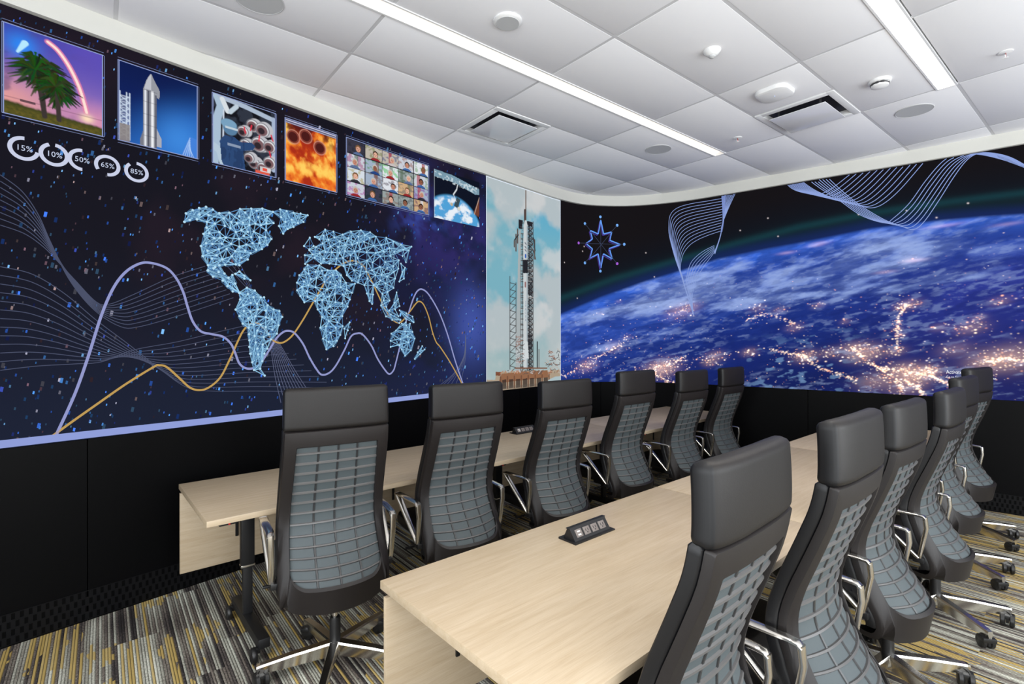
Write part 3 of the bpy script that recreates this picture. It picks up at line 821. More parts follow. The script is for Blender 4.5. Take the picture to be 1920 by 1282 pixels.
class Over:
    """thin raised artwork lying on the display surface: polygons in (s,z) with their own colour"""
    def __init__(s, off=.0015): s.v = []; s.f = []; s.c = []; s.o = []; s.off = off; s.n = 0
    def quad(s, S, Z, col, e=1., up=0.):
        s.o += [up]*len(S)
        s.v.append(np.stack([S, Z], -1)); s.f.append([s.n+i for i in range(len(S))]); s.n += len(S)
        s.c += [lin(col)*e]*len(S)
    def ribbon(s, S, Z, w, col, e=1., clip=True):
        S = np.asarray(S, float); Z = np.asarray(Z, float)
        if len(S) < 2: return
        dS, dZ = np.gradient(S), np.gradient(Z); l = np.hypot(dS, dZ)+1e-9; nx, nz = -dZ/l, dS/l
        W = np.asarray(w)/2.; n = len(S)
        ok = (Z < ZT-.004) & (Z > ZB+.003) if clip else np.ones(n, bool)
        s.v.append(np.stack([np.stack([S+nx*W, Z+nz*W], -1), np.stack([S-nx*W, Z-nz*W], -1)], 1).reshape(-1, 2))
        for i in range(n-1):
            if ok[i] and ok[i+1]: s.f.append([s.n+2*i, s.n+2*i+1, s.n+2*i+3, s.n+2*i+2])
        s.n += 2*n; s.c += [lin(col)*e]*(2*n); s.o += [0.]*(2*n)
    def build(s, name, parent):
        V = np.concatenate(s.v); P = w3(V[:, 0], V[:, 1], s.off+np.array(s.o))
        me = bpy.data.meshes.new(name); me.from_pydata(P.tolist(), [], s.f); set_col(me, np.array(s.c))
        me.materials.append(M_screen); o = bpy.data.objects.new(name, me); COL.objects.link(o); o.parent = parent; return o
def smooth(pts, n=10):
    return catmull(np.array(pts, float), n)
def pxribbon(ov, pts, w, col, e=1., n=10):
    q = smooth(pts, n); S, Z = px2w(q[:, 0], q[:, 1]); ov.ribbon(S, Z, w, col, e)
def bundle(ov, E1, E2, N, w, col, e=1., n=8):
    A = smooth(E1, 40); B = smooth(E2, 40)
    def res(Q):
        d = np.concatenate([[0], np.cumsum(np.hypot(*np.diff(Q, axis=0).T))]); d /= d[-1]
        t = np.linspace(0, 1, 90); return np.stack([np.interp(t, d, Q[:, 0]), np.interp(t, d, Q[:, 1])], 1)
    A, B = res(A), res(B)
    for k in range(N):
        q = A*(1-k/(N-1))+B*(k/(N-1)); S, Z = px2w(q[:, 0], q[:, 1]); ov.ribbon(S, Z, w, col, e)
def base_surface(name, s0, s1, res, fn, parent, off=.0):
    w = int((s1-s0)/res)+1; h = int((ZT-ZB)/res)+1
    S, Z = np.meshgrid(np.linspace(s0, s1, w), np.linspace(ZT, ZB, h))
    P = w3(S, Z, off); PX, PY = project(P); return grid_mesh(name, P, fn(S, Z, PX, PY, w, h), parent)

pA = wxy(S911/2); scrL = thing('led_screen', 'left video screen with stars, white line world map, six pictures and percentage rings', 'screen', (pA[0], pA[1], ZB))
pB = wxy((S911+S1050)/2); scrC = thing('led_screen', 'narrow centre video screen showing a rocket on its launch tower under clouds', 'screen', (pB[0], pB[1], ZB))
pC = wxy(SMID+1.5); scrR = thing('led_screen', 'right curved video screen showing blue Earth with city lights at night', 'screen', (pC[0], pC[1], ZB))
for o_ in (scrL, scrC, scrR): o_['group'] = 'video screens of the curved display wall'
bpy.context.view_layer.update()
def fix(o, root):
    o.matrix_parent_inverse = Matrix.Translation(-root.location); return o

# ---- left: starry night
def left_bg(S, Z, PX, PY, w, h):
    v = (ZT-Z)/(ZT-ZB); c = np.zeros(S.shape+(3,))+lin((21, 20, 30))
    c = mixc(c, lin((27, 33, 52)), sstep(.45, 1, v))
    c = mixc(c, lin((40, 28, 40)), .5*sstep(.45, .75, fbm(S*2.2, Z*2.2, 4, 3))*(1-sstep(.5, .9, v)))
    r = sstep(600, 900, PX); c = mixc(c, lin((30, 36, 78)), .75*r*sstep(.35, .6, fbm(S*1.5+3, Z*1.8, 4, 9)))
    c = mixc(c, lin((52, 44, 110)), .7*sstep(640, 840, PX)*np.exp(-((PY-(455+.35*(870-PX)*-1-0))/95.)**2)*sstep(.3, .7, fbm(S*5, Z*5, 5, 21)))
    c = mixc(c, lin((70, 90, 175)), .8*np.exp(-((PX-885)/40.)**2-((PY-610)/70.)**2))
    c = mixc(c, lin((60, 80, 170)), .7*np.exp(-((PX-790)/45.)**2-((PY-415)/26.)**2)*sstep(.3, .7, fbm(S*14, Z*14, 3, 5)))
    return c
fix(base_surface('display_surface', SLEFT_START, S911-.004, .02, left_bg, scrL, .004), scrL)
OF = .0055
st = Over(OF)
def star(px, py, wpx, hpx, col, e):
    S, Z = px2w(np.array([px-wpx/2+hpx*.12, px+wpx/2+hpx*.12, px+wpx/2-hpx*.12, px-wpx/2-hpx*.12]), np.array([py-hpx/2, py-hpx/2+.2*wpx, py+hpx/2+.2*wpx, py+hpx/2]))
    if Z.max() < ZT-.005 and Z.min() > ZB+.005: st.quad(S, Z, col, e)
cols = [(70, 130, 255), (90, 165, 255), (130, 195, 255), (225, 225, 255), (170, 130, 150), (60, 80, 180), (235, 200, 200)]
for k in range(2600):
    px = rng.uniform(0, 908) if rng.random() < .62 else 908-abs(rng.normal(0, 170))
    py = rng.uniform(15, 830)
    if px < 0: continue
    near = 1-px/910; sz = (1.6+2.8*near)*rng.choice([.55, .8, 1.0, 1.4], p=[.45, .3, .19, .06])
    j = rng.choice(7, p=[.26, .2, .13, .12, .09, .15, .05]); e = rng.choice([.12, .3, .6, 1.0], p=[.44, .26, .18, .12])
    star(px, py, sz, sz*(2.4-.9*near), cols[j], e*(.55 if j in (3, 4, 6) else 1))
fix(st.build('star_field', scrL), scrL)
wv = Over(OF+.0006)
G1, G2 = (74, 80, 104), (92, 98, 126)
bundle(wv, [(0, 328), (40, 358), (70, 400), (95, 455), (130, 525), (175, 580), (225, 612), (262, 612), (340, 590), (437, 558)],
       [(0, 422), (45, 438), (80, 462), (105, 487), (140, 525), (180, 566), (205, 570), (250, 552), (320, 520), (384, 499)], 9, .0042, G1)
bundle(wv, [(0, 500), (60, 514), (120, 550), (180, 600), (240, 645), (300, 692), (350, 726), (400, 733), (500, 733), (640, 738)],
       [(0, 694), (70, 686), (140, 682), (190, 678), (250, 656), (330, 641), (400, 624), (470, 608)], 13, .0042, G1)
bundle(wv, [(500, 634), (508, 660), (514, 700), (526, 755)], [(516, 632), (530, 655), (556, 700), (592, 755)], 10, .0042, G2)
bundle(wv, [(434, 470), (452, 500), (466, 530), (478, 560)], [(426, 500), (440, 515), (455, 532), (476, 552)], 4, .004, G1)
bundle(wv, [(872, 628), (868, 670), (845, 705), (800, 738)], [(873, 632), (872, 670), (866, 705), (862, 730)], 6, .0042, G2)
fix(wv.build('ribbon_lines', scrL), scrL)
ch = Over(OF+.0012)
WHT, GLD = (150, 156, 208), (196, 158, 88)
white = [(105, 815), (140, 738), (165, 668), (190, 590), (212, 540), (235, 510), (262, 494), (285, 493.5), (312, 503), (330, 522), (343, 548), (351, 575), (361, 603), (376, 621),
         (395, 626), (417, 631), (432, 644), (440, 661), (448, 681), (460, 690), (474, 690), (488, 680), (504, 656), (517, 635), (528, 624), (538, 620), (551, 624), (567, 644),
         (579, 669), (592, 691), (602, 702), (616, 699), (629, 685), (645, 656), (657, 631), (668, 625), (679, 627), (695, 647), (707, 672), (720, 692), (729, 701), (737, 694),
         (741, 681), (748, 653), (757, 615), (767, 581), (774, 560), (781, 546.5), (789, 542), (799.5, 548), (811.5, 565), (825, 591), (839, 629), (853, 677), (870, 727)]
gold = [(99, 816), (135, 790), (179, 759), (235, 720), (287, 688), (298, 684.5), (312, 688), (334, 707), (355, 726), (373, 731), (391, 726), (412.5, 707), (430.5, 672.6), (445, 640), (456, 619), (468, 608),
        (482, 606), (498, 620), (509, 636), (520, 642), (532, 641), (548, 628), (567, 600), (585, 569), (607, 532), (632, 502), (657, 489), (679, 497), (695, 525), (713, 563), (729, 592.5), (748, 605), (766, 586),
        (779, 569), (786, 565), (794, 572), (803, 594), (810, 622), (817, 641), (825, 651), (842, 677), (859.5, 708), (869, 727)]
pxribbon(ch, gold, .0125, GLD, .95); pxribbon(ch, white, .0145, WHT, .95)
bar = smooth([(24, 835), (34, 831), (480, 780), (740, 751.5), (807, 740), (905, 731)], 16)
S_, Z_ = px2w(bar[:, 0], bar[:, 1]); Wb = np.full(len(S_), .042); Wb[:4] = [.012, .03, .038, .042]
ch.ribbon(S_, np.full(len(S_), ZB+.026), Wb, (150, 165, 226), .9)
fix(ch.build('graph_curve', scrL), scrL)

# world map network
def c4(pts): return [(320+x/3.204, 360+y/3.204) for x, y in pts]
LAND = [c4(p) for p in (
 [(80, 180), (90, 130), (130, 110), (210, 90), (290, 128), (350, 125), (415, 103), (548, 100), (612, 120), (578, 150), (615, 187), (570, 230), (602, 282), (578, 318), (545, 343), (478, 368), (460, 405), (410, 440), (388, 435), (325, 437), (265, 450), (222, 470), (222, 440), (190, 385), (180, 325), (215, 180), (155, 165)],
 [(222, 440), (290, 440), (320, 490), (345, 515), (368, 498), (385, 550), (412, 606), (370, 597), (310, 532), (252, 508), (220, 472)],
 [(612, 120), (655, 105), (735, 125), (820, 140), (795, 180), (735, 210), (700, 222), (673, 250), (648, 205), (660, 152)],
 [(386, 492), (410, 478), (476, 530), (440, 520)],
 [(408, 605), (455, 575), (502, 592), (538, 632), (558, 632), (580, 680), (615, 705), (650, 715), (667, 750), (645, 800), (635, 850), (600, 885), (578, 940), (560, 970), (535, 1060), (562, 1102), (498, 1068), (475, 970), (470, 890), (465, 815), (430, 790), (388, 706), (415, 645)],
 [(820, 438), (890, 440), (940, 470), (990, 470), (1020, 500), (1050, 545), (1104, 550), (1086, 605), (1060, 688), (1028, 745), (1030, 805), (1015, 858), (975, 925), (932, 944), (912, 880), (896, 815), (906, 750), (880, 705), (865, 655), (800, 662), (757, 590), (756, 545), (770, 500), (800, 465)],
 [(1072, 783), (1045, 878), (1040, 820)],
 [(863, 270), (925, 226), (975, 238), (1030, 256), (1080, 238), (1140, 230), (1195, 242), (1230, 268), (1292, 275), (1380, 315), (1444, 328), (1428, 352), (1410, 422), (1390, 385), (1340, 360), (1368, 410), (1365, 460), (1345, 520), (1336, 576), (1300, 600), (1268, 612), (1235, 572), (1215, 560), (1207, 672), (1190, 655), (1160, 560), (1085, 532), (1055, 500), (1035, 445), (950, 430), (900, 430), (862, 395), (805, 432), (803, 380), (850, 375), (830, 350), (870, 330), (910, 310), (890, 285)],
 [(833, 275), (798, 325), (830, 345), (856, 325)],
 [(1268, 610), (1300, 600), (1312, 652), (1292, 690), (1320, 735), (1378, 768), (1370, 787), (1290, 747), (1260, 682)],
 [(1354, 603), (1372, 685), (1345, 705), (1365, 745), (1310, 712), (1340, 665)], [(1372, 710), (1412, 728), (1450, 748), (1457, 782), (1410, 762)],
 [(1380, 430), (1405, 455), (1398, 520), (1370, 538), (1388, 480)],
 [(1322, 850), (1350, 832), (1385, 790), (1410, 782), (1412, 800), (1435, 790), (1450, 840), (1463, 880), (1440, 950), (1405, 982), (1385, 945), (1370, 920), (1318, 930)],
 [(1508, 925), (1523, 945), (1463, 1002), (1480, 962)])]
def inside(p, poly):
    x, y = p; r = False; n = len(poly)
    for i in range(n):
        x0, y0 = poly[i]; x1, y1 = poly[(i+1) % n]
        if (y0 > y) != (y1 > y) and x < (x1-x0)*(y-y0)/(y1-y0)+x0: r = not r
    return r
mp_ = Over(OF+.0018)
for poly in LAND:
    A = .5*abs(sum(poly[i][0]*poly[(i+1) % len(poly)][1]-poly[(i+1) % len(poly)][0]*poly[i][1] for i in range(len(poly))))
    pts = list(poly); xs = [p[0] for p in poly]; ys = [p[1] for p in poly]
    for i in range(len(poly)):
        a, b = poly[i], poly[(i+1) % len(poly)]
        if math.dist(a, b) > 24: pts.append(((a[0]+b[0])/2+random.uniform(-1, 1), (a[1]+b[1])/2+random.uniform(-1, 1)))
    target = int(A/230); tries = 0; cnt = 0
    while cnt < target and tries < 4000:
        tries += 1; p = (random.uniform(min(xs), max(xs)), random.uniform(min(ys), max(ys)))
        if inside(p, poly) and min(math.dist(p, q) for q in pts) > 10.5: pts.append(p); cnt += 1
    edges = set(); n0 = len(poly)
    for i in range(n0): edges.add((i, (i+1) % n0) if i < (i+1) % n0 else ((i+1) % n0, i))
    for i, p in enumerate(pts):
        near = sorted(range(len(pts)), key=lambda j: math.dist(p, pts[j]))[1:11]
        for q in near[:6]+near[7:10:2]:
            if math.dist(p, pts[q]) > 46: continue
            if all(inside((p[0]*(1-t)+pts[q][0]*t, p[1]*(1-t)+pts[q][1]*t), poly) for t in (.2, .5, .8)): edges.add((min(i, q), max(i, q)))
    for k_, (i, j) in enumerate(sorted(edges)):
        S, Z = px2w(np.array([pts[i][0], pts[j][0]]), np.array([pts[i][1], pts[j][1]]))
        br = random.random(); d = np.hypot(S[1]-S[0], Z[1]-Z[0])+1e-6
        tgt = mp_
        tgt.ribbon(S, Z, .0068 if br > .4 else .0048, (150, 205, 240) if br > .4 else (96, 150, 205), random.uniform(.62, 1.0))
        if br > .72:
            for o_ in (-.012, .012):
                nx, nz = -(Z[1]-Z[0])/d*o_, (S[1]-S[0])/d*o_
                S2 = np.array([S[0]+nx*.2, S[1]+nx]); Z2 = np.array([Z[0]+nz*.2, Z[1]+nz]); mp_.ribbon(S2, Z2, .0035, (96, 150, 205), .6)
    for p in pts:
        S, Z = px2w(np.array([p[0]]), np.array([p[1]])); a = np.arange(7)*2*PI/7; r = .0085
        mp_.quad(S[0]+r*np.cos(a), Z[0]+r*np.sin(a), (185, 226, 248), .95, up=.0006)
fix(mp_.build('world_map', scrL), scrL)

# percentage rings with their figures
def text_over(ov, txt, size, s, z, col, e=1., align='CENTER', wscale=1.0, shear=0.):
    cu_ = bpy.data.curves.new('t', 'FONT'); cu_.body = txt; cu_.size = size; cu_.align_x = align; cu_.align_y = 'CENTER'; cu_.resolution_u = 2
    ob = bpy.data.objects.new('t', cu_); me = ob.to_mesh()
    off = ov.n; V = np.array([v.co[:2] for v in me.vertices])
    if len(V):
        ov.v.append(np.stack([s+V[:, 0]*wscale, z+V[:, 1]+V[:, 0]*shear], -1)); ov.n += len(V); ov.c += [lin(col)*e]*len(V); ov.o += [0.]*len(V)
        for f in me.polygons: ov.f.append([off+i for i in f.vertices])
    ob.to_mesh_clear(); bpy.data.objects.remove(ob); bpy.data.curves.remove(cu_)
for (cx, cy, rp, a0, a1, txt) in ((44.5, 279, 19.0, 88, 352, '15%'), (101, 290.6, 18.4, 112, 445, '10%'), (153, 300.5, 17.6, 88, 272, '50%'), (200.8, 311, 16.8, -90, 215, '65%'), (255.5, 323, 16.2, 130, 450, '85%')):
    rg = Over(OF+.002); S, Z = px2w(np.array([cx, cx]), np.array([cy, cy-rp])); r = Z[1]-Z[0]
    a = np.radians(np.linspace(a0, a1, 60)); rg.ribbon(S[0]+r*np.cos(a), Z[0]+r*np.sin(a), r*.34, (206, 212, 236), .95)
    text_over(rg, txt, r*.78, S[0]+r*.02, Z[0], (205, 215, 240), .95, wscale=.95)
    fix(rg.build('percentage_ring', scrL), scrL)

# ---- inset pictures
def inset(name, quad, asp, cv, off=.0075, frame=(150, 165, 215)):
    """quad: TL TR BR BL in photograph pixels, canvas cv"""
    Sq, Zq = px2w(np.array([q[0] for q in quad]), np.array([q[1] for q in quad]))
    sl, sr = (Sq[0]+Sq[3])/2, (Sq[1]+Sq[2])/2; zt = (Zq[0]+Zq[1])/2; zb = (Zq[2]+Zq[3])/2
    S = sl+(sr-sl)*cv.X; Z = zt+(zb-zt)*cv.Y; P = w3(S, Z, OF+.0016)
    o = fix(grid_mesh('picture_window', P, cv.c, scrL), scrL); o['label'] = name
    fr = Over(OF+.0022)
    if frame:
        n = 16; e = .006
        for w_, o2, ee in ((.005, 0, .9), (.003, .016, .55)):
            fr.ribbon(np.linspace(sl-e, sr+e, n), np.full(n, zt+o2), w_, frame, ee); fr.ribbon(np.linspace(sl-e, sr+e, n), np.full(n, zb-o2), w_, frame, ee)
            fr.ribbon([sl-o2*.4, sl-o2*.4], [zt+.0, zb], w_, frame, ee); fr.ribbon([sr+o2*.6, sr+o2*.6], [zt, zb], w_, frame, ee)
        fr.build('picture_border', o)
    return o
def dims(quad):
    Sq, Zq = px2w(np.array([q[0] for q in quad]), np.array([q[1] for q in quad])); return Sq[1]-Sq[0], (Zq[0]+Zq[1]-Zq[2]-Zq[3])/2
def newc(quad, res=.0032):
    w, h = dims(quad); return Canvas(int(w/res), int(h/res), w/h)

# 1 palm trees and launch streak at dusk
q1 = [(6, 42), (192, 104), (191, 256), (6, 212)]; c = newc(q1); X, Y = c.X, c.Y
c.c[:] = lin((60, 70, 170)); c.put(sstep(.0, .9, Y), (150, 115, 190)); c.put(sstep(.35, .85, Y)*sstep(1.0, 0, X), (232, 160, 150), .9)
c.put(sstep(.5, .85, Y)*sstep(.3, 1, X), (225, 150, 175), .8); c.put(sstep(.5, .75, fbm(X*5+Y*3, Y*7, 4, 3))*(1-X), (75, 60, 110), .6)
c.put(sstep(.1, .9, X)*sstep(.75, 0, Y), (112, 84, 190), .55)
c.put(np.exp(-((X-.17)/.16)**2-((Y-.2)/.14)**2), (40, 140, 250), .9); c.line(.13, .28, .2, .16, .012, (190, 240, 255), .9, w2=.03)
arc = [(.42, .06), (.52, .12), (.62, .24), (.7, .38), (.76, .52), (.80, .66), (.825, .76)]
for p_, q_ in zip(smooth(arc, 6)[:-1], smooth(arc, 6)[1:]):
    k = p_[1]; c.line(p_[0], p_[1], q_[0], q_[1], .030, (225, 130, 170), .6); 
for p_, q_ in zip(smooth(arc, 6)[:-1], smooth(arc, 6)[1:]): c.line(p_[0], p_[1], q_[0], q_[1], .013, (255, 225, 215), 1.)
c.put(np.exp(-((X-.83)/.07)**2-((Y-.83)/.05)**2), (255, 225, 190), 1.)
c.rect(0, .80, 1, .815, (120, 80, 100), .4)
c.put(sstep(.84, .88, Y+.02*fbm(X*30, Y*30, 2, 4)-.05*X), (62, 66, 30)); c.put(sstep(.86, .93, Y-.03*X)*fbm(X*40, Y*60, 3, 9), (118, 104, 40), .8)
c.rect(.15, .80, .3, .83, (40, 35, 45), .8)
def palm(cx, cy, r, bx, seed):
    R = random.Random(seed); c.line(cx, cy, bx, .93, .012, (60, 52, 50), 1, w2=.022)
    for k in range(90):
        a = R.uniform(0, 2*PI); l = r*R.uniform(.5, 1.15); x = cx; y = cy; g = (R.randint(14, 52), R.randint(30, 84), R.randint(12, 34))
        ex = cx+math.cos(a)*l/c.asp; ey = cy-math.sin(a)*l*.8+.10*l; mxx = cx+math.cos(a)*l*.55/c.asp; my = cy-math.sin(a)*l*.62-.03
        c.line(cx, cy, mxx, my, .009, g, .95); c.line(mxx, my, ex, ey, .015, g, .95, w2=.004)
palm(.36, .47, .27, .39, 1); palm(.30, .42, .22, .39, 4); palm(.53, .62, .20, .535, 2); palm(.50, .55, .17, .535, 3)
inset('sunset picture of palm trees and a launch streak', q1, 0, c)
# 2 silver rocket, deep blue sky
q2 = [(222, 115), (369, 161), (369, 298), (223, 263)]; c = newc(q2); X, Y = c.X, c.Y
c.c[:] = lin((14, 32, 92)); c.put(sstep(.3, 1, Y*.7+X*.5), (44, 110, 200), .9); c.put(sstep(.55, 0, Y), (10, 24, 70), .7)
c.put(np.exp(-((X-.75)/.3)**2-((Y-.8)/.3)**2), (70, 150, 235), .6)
c.rect(0, .42, .12, .97, (150, 160, 185), .35)
for k in range(7):
    y = .43+.075*k; c.line(.0, y, .12, y+.07, .005, (200, 215, 235)); c.line(.12, y, .0, y+.07, .005, (200, 215, 235)); c.line(0, y, .13, y, .004, (190, 200, 220))
for x in (.01, .09, .125): c.line(x, .38, x, .97, .006, (205, 220, 240))
c.rect(0, .78, .13, 1, (140, 132, 128), .9)
body = [(.29, .26), (.33, .14), (.37, .06), (.39, .04), (.42, .1), (.48, .2), (.5, .24), (.49, .34), (.46, .33), (.46, 1.0), (.29, 1.0)]
c.poly(body, (150, 152, 160)); c.rect(.305, .27, .33, 1, (225, 228, 235)); c.rect(.345, .27, .365, 1, (84, 86, 98)); c.rect(.385, .26, .42, 1, (235, 236, 240)); c.rect(.435, .3, .46, 1, (96, 98, 112))
c.poly([(.33, .14), (.37, .06), (.39, .04), (.39, .25), (.30, .26)], (190, 192, 200)); c.poly([(.46, .74), (.52, .86), (.52, .97), (.46, .97)], (170, 172, 182)); c.poly([(.29, .80), (.25, .92), (.25, 1), (.29, 1)], (120, 122, 134))
for y in (.27, .42, .58, .72, .86): c.line(.29, y, .46, y, .003, (60, 60, 70), .6)
c.poly([(.78, 1), (.86, .80), (.9, .72), (1, .74), (1, 1)], (70, 130, 220), .8)
for k in range(6): c.line(.80+.03*k, 1, .9, .74+.03*k, .004, (190, 220, 255), .8)
inset('blue picture of a silver rocket beside a lattice tower', q2, 0, c)
# 3 worker and engine bells
q3 = [(398, 174), (516, 213.5), (514.5, 332), (399, 306)]; c = newc(q3, .0036); X, Y = c.X, c.Y
c.c[:] = lin((20, 20, 28)); c.put(sstep(.4, .6, fbm(X*9, Y*9, 4, 2)), (52, 58, 72), .8)
c.path([(.05, 0), (.12, .16), (.06, .35), (.05, .7), (.02, 1)], .055, (168, 190, 210)); c.path([(.0, .75), (.1, .8), (.16, 1)], .05, (180, 200, 215)); c.path([(.16, .2), (.15, .7)], .01, (200, 210, 225))
c.path([(.1, .02), (.5, .05), (1, .12)], .035, (170, 185, 205)); c.line(.14, .05, .22, .2, .035, (215, 222, 228)); c.line(.26, .2, .36, .09, .03, (190, 205, 218))
c.line(.97, .1, .97, .9, .028, (165, 180, 205))
for (x, y, r) in ((.62, .3, .1), (.78, .32, .115), (.46, .43, .085), (.5, .62, .09), (.72, .56, .12), (.9, .55, .1), (.64, .86, .09), (.78, .9, .09), (.9, .8, .1), (.56, .8, .08)):
    c.ell(x+.05, y-.02, r*1.05/c.asp, r*1.0, (190, 190, 196)); c.ell(x, y, r*.95/c.asp, r*.95, (222, 222, 226)); c.ell(x-.01, y+.01, r*.75/c.asp, r*.72, (122, 92, 96)); c.ell(x-.02, y+.02, r*.45/c.asp, r*.42, (48, 38, 44)); c.ring(x, y, r*.9/c.asp, r*.9, .006, (80, 80, 92))
for (x, y, xx, yy) in ((.48, .36, .5, .44), (.58, .38, .6, .30), (.72, .5, .73, .42), (.93, .36, .96, .44), (.9, .62, .92, .7)): c.line(x, y, xx, yy, .01, (220, 50, 70))
c.poly([(.13, .95), (.1, .66), (.17, .56), (.32, .55), (.42, .6), (.6, .56), (.66, .6), (.62, .67), (.46, .72), (.5, 1), (.16, 1)], (44, 72, 116)); c.put(((fbm(X*12+4, Y*6, 3, 8) > .52) & (X > .12) & (X < .48) & (Y > .56)).astype(float), (30, 48, 84), .5)
c.rect(.22, .66, .42, .70, (190, 205, 225), .45); c.ell(.26, .44, .1/c.asp, .10, (88, 126, 160)); c.ell(.24, .38, .11/c.asp, .07, (120, 160, 190)); c.rect(.18, .42, .38, .45, (190, 205, 215))
c.rect(.66, .95, .9, 1, (220, 90, 70)); c.rect(.74, .88, .92, .96, (225, 220, 220), .8); c.rect(.78, .9, .86, .94, (230, 80, 60))
inset('picture of a worker in blue among engine nozzles', q3, 0, c)
# 4 fire
q4 = [(534, 222), (630, 252), (629, 360), (535, 338.5)]; c = newc(q4, .0036); X, Y = c.X, c.Y
n = fbm(X*4.5, Y*4.5-X*1.2, 5, 31); n2 = fbm(X*9+2, Y*7, 4, 7)
c.c[:] = lin((170, 46, 22)); c.put(sstep(.3, .55, n), (226, 92, 30)); c.put(sstep(.42, .68, n*.8+n2*.25), (250, 152, 50)); c.put(sstep(.55, .78, n*.75+n2*.3+.15*np.exp(-((X-.5)/.35)**2-((Y-.62)/.25)**2)), (255, 208, 96))
c.put(sstep(.4, .1, Y)*sstep(.62, .35, n2), (66, 20, 20), .85); c.put(sstep(.8, 1, X)*sstep(.6, .2, n), (90, 26, 22), .7)
for (x, y) in ((.14, .27), (.38, .2), (.66, .32)): c.ell(x, y, .1/c.asp, .10, (74, 26, 24)); c.ring(x, y, .11/c.asp, .11, .008, (196, 128, 110)); c.ring(x, y, .085/c.asp, .085, .005, (150, 70, 60))
c.rect(0, 0, 1, .07, (96, 92, 118)); c.rect(0, .02, 1, .032, (200, 204, 228)); c.rect(0, .055, 1, .065, (200, 204, 228))
inset('orange picture of engine fire', q4, 0, c)
# 5 video call grid
q5 = [(649, 258.5), (803, 310), (802, 402), (649, 366.5)]; c = newc(q5, .0042); X, Y = c.X, c.Y
c.c[:] = lin((30, 30, 40)); R = random.Random(5)
bgs = [(200, 205, 215), (150, 160, 160), (212, 220, 228), (190, 182, 170), (222, 226, 232), (160, 176, 196), (60, 60, 78), (204, 170, 130)]
for i in range(5):
    for j in range(4):
        x0, y0 = .008+i*.1985, .012+j*.247; x1, y1 = x0+.19, y0+.235; bg = bgs[R.randrange(len(bgs))] if (i, j) != (0, 0) else (58, 56, 70)
        m = ((X > x0) & (X < x1) & (Y > y0) & (Y < y1)).astype(float); c.put(m, bg); c.put(m*sstep(.5, .62, fbm(X*30+i*3, Y*26, 3, i+j*5)), tuple(int(v*R.uniform(.55, .9)) for v in bg), .8)
        if R.random() < .5: c.put(m*(np.abs(X-(x0+R.uniform(.02, .16))) < .02).astype(float), R.choice([(120, 70, 50), (90, 110, 90), (170, 40, 60), (225, 225, 230)]), .7)
        cx = x0+R.uniform(.08, .13); cy = y0+.125; sk = R.choice([(214, 160, 138), (196, 140, 118), (140, 92, 70), (226, 176, 152)]); tc_ = R.choice([(40, 70, 130), (50, 48, 56), (150, 40, 44), (90, 110, 150), (200, 190, 190), (60, 100, 160)]); hc = R.choice([(50, 36, 30), (120, 86, 56), (190, 186, 180), (34, 28, 30)])
        dx = X-cx
        tor = m*((dx/.062)**2+((Y-(y0+.26))/.075)**2 < 1); c.put(tor, tc_)
        c.put(m*((dx/.031)**2+((Y-cy+.006)/.062)**2 < 1), hc); c.put(m*((dx/.024)**2+((Y-cy-.008)/.048)**2 < 1), sk)
        c.put(m*(((np.abs(dx)-.009)/.004)**2+((Y-cy)/.006)**2 < 1), (60, 40, 40)); c.put(m*((dx/.009)**2+((Y-cy-.028)/.005)**2 < 1), (170, 80, 80))
inset('picture grid of twenty video call participants', q5, 0, c)
# 6 space station above Earth
q6 = [(813, 315), (898, 343.5), (898, 425.5), (813, 408)]; c = newc(q6, .0046); X, Y = c.X, c.Y
c.c[:] = lin((12, 18, 34)); d = np.hypot((X-.38)*c.asp, (Y-1.35)); c.put(sstep(.93, .86, d), (80, 160, 214)); c.put(sstep(.9, .8, d)*sstep(.42, .62, fbm(X*7+Y*4, Y*7-X*3, 5, 4)), (236, 242, 248), .95)
c.poly([(0, 0), (.4, .02), (1, .16), (1, .28), (.9, .30), (.45, .17), (0, .15)], (120, 152, 170)); c.put(((Y < .28) & (Y > .04+.1*X)).astype(float)*sstep(.5, .6, fbm(X*26, Y*26, 3, 6))*(Y < .15+.14*X), (206, 220, 226), .8)
c.line(.5, .2, .48, .3, .012, (220, 226, 230)); c.line(.48, .3, .41, .42, .014, (220, 226, 230)); c.poly([(.48, .46), (.56, .5), (.51, .70), (.42, .66)], (58, 76, 84)); c.ell(.37, .64, .03, .035, (190, 176, 150)); c.ell(.53, .7, .035, .04, (220, 214, 200)); c.line(.41, .42, .47, .56, .006, (230, 230, 230))
c.poly([(1, .32), (.86, .72), (.98, .78), (1, .7)], (112, 62, 46)); c.line(1, .34, .88, .74, .006, (210, 190, 170)); c.rect(.0, .0, .01, 1, (180, 190, 200), .6)
inset('picture of a space station arm over cloudy Earth', q6, 0, c, frame=None)

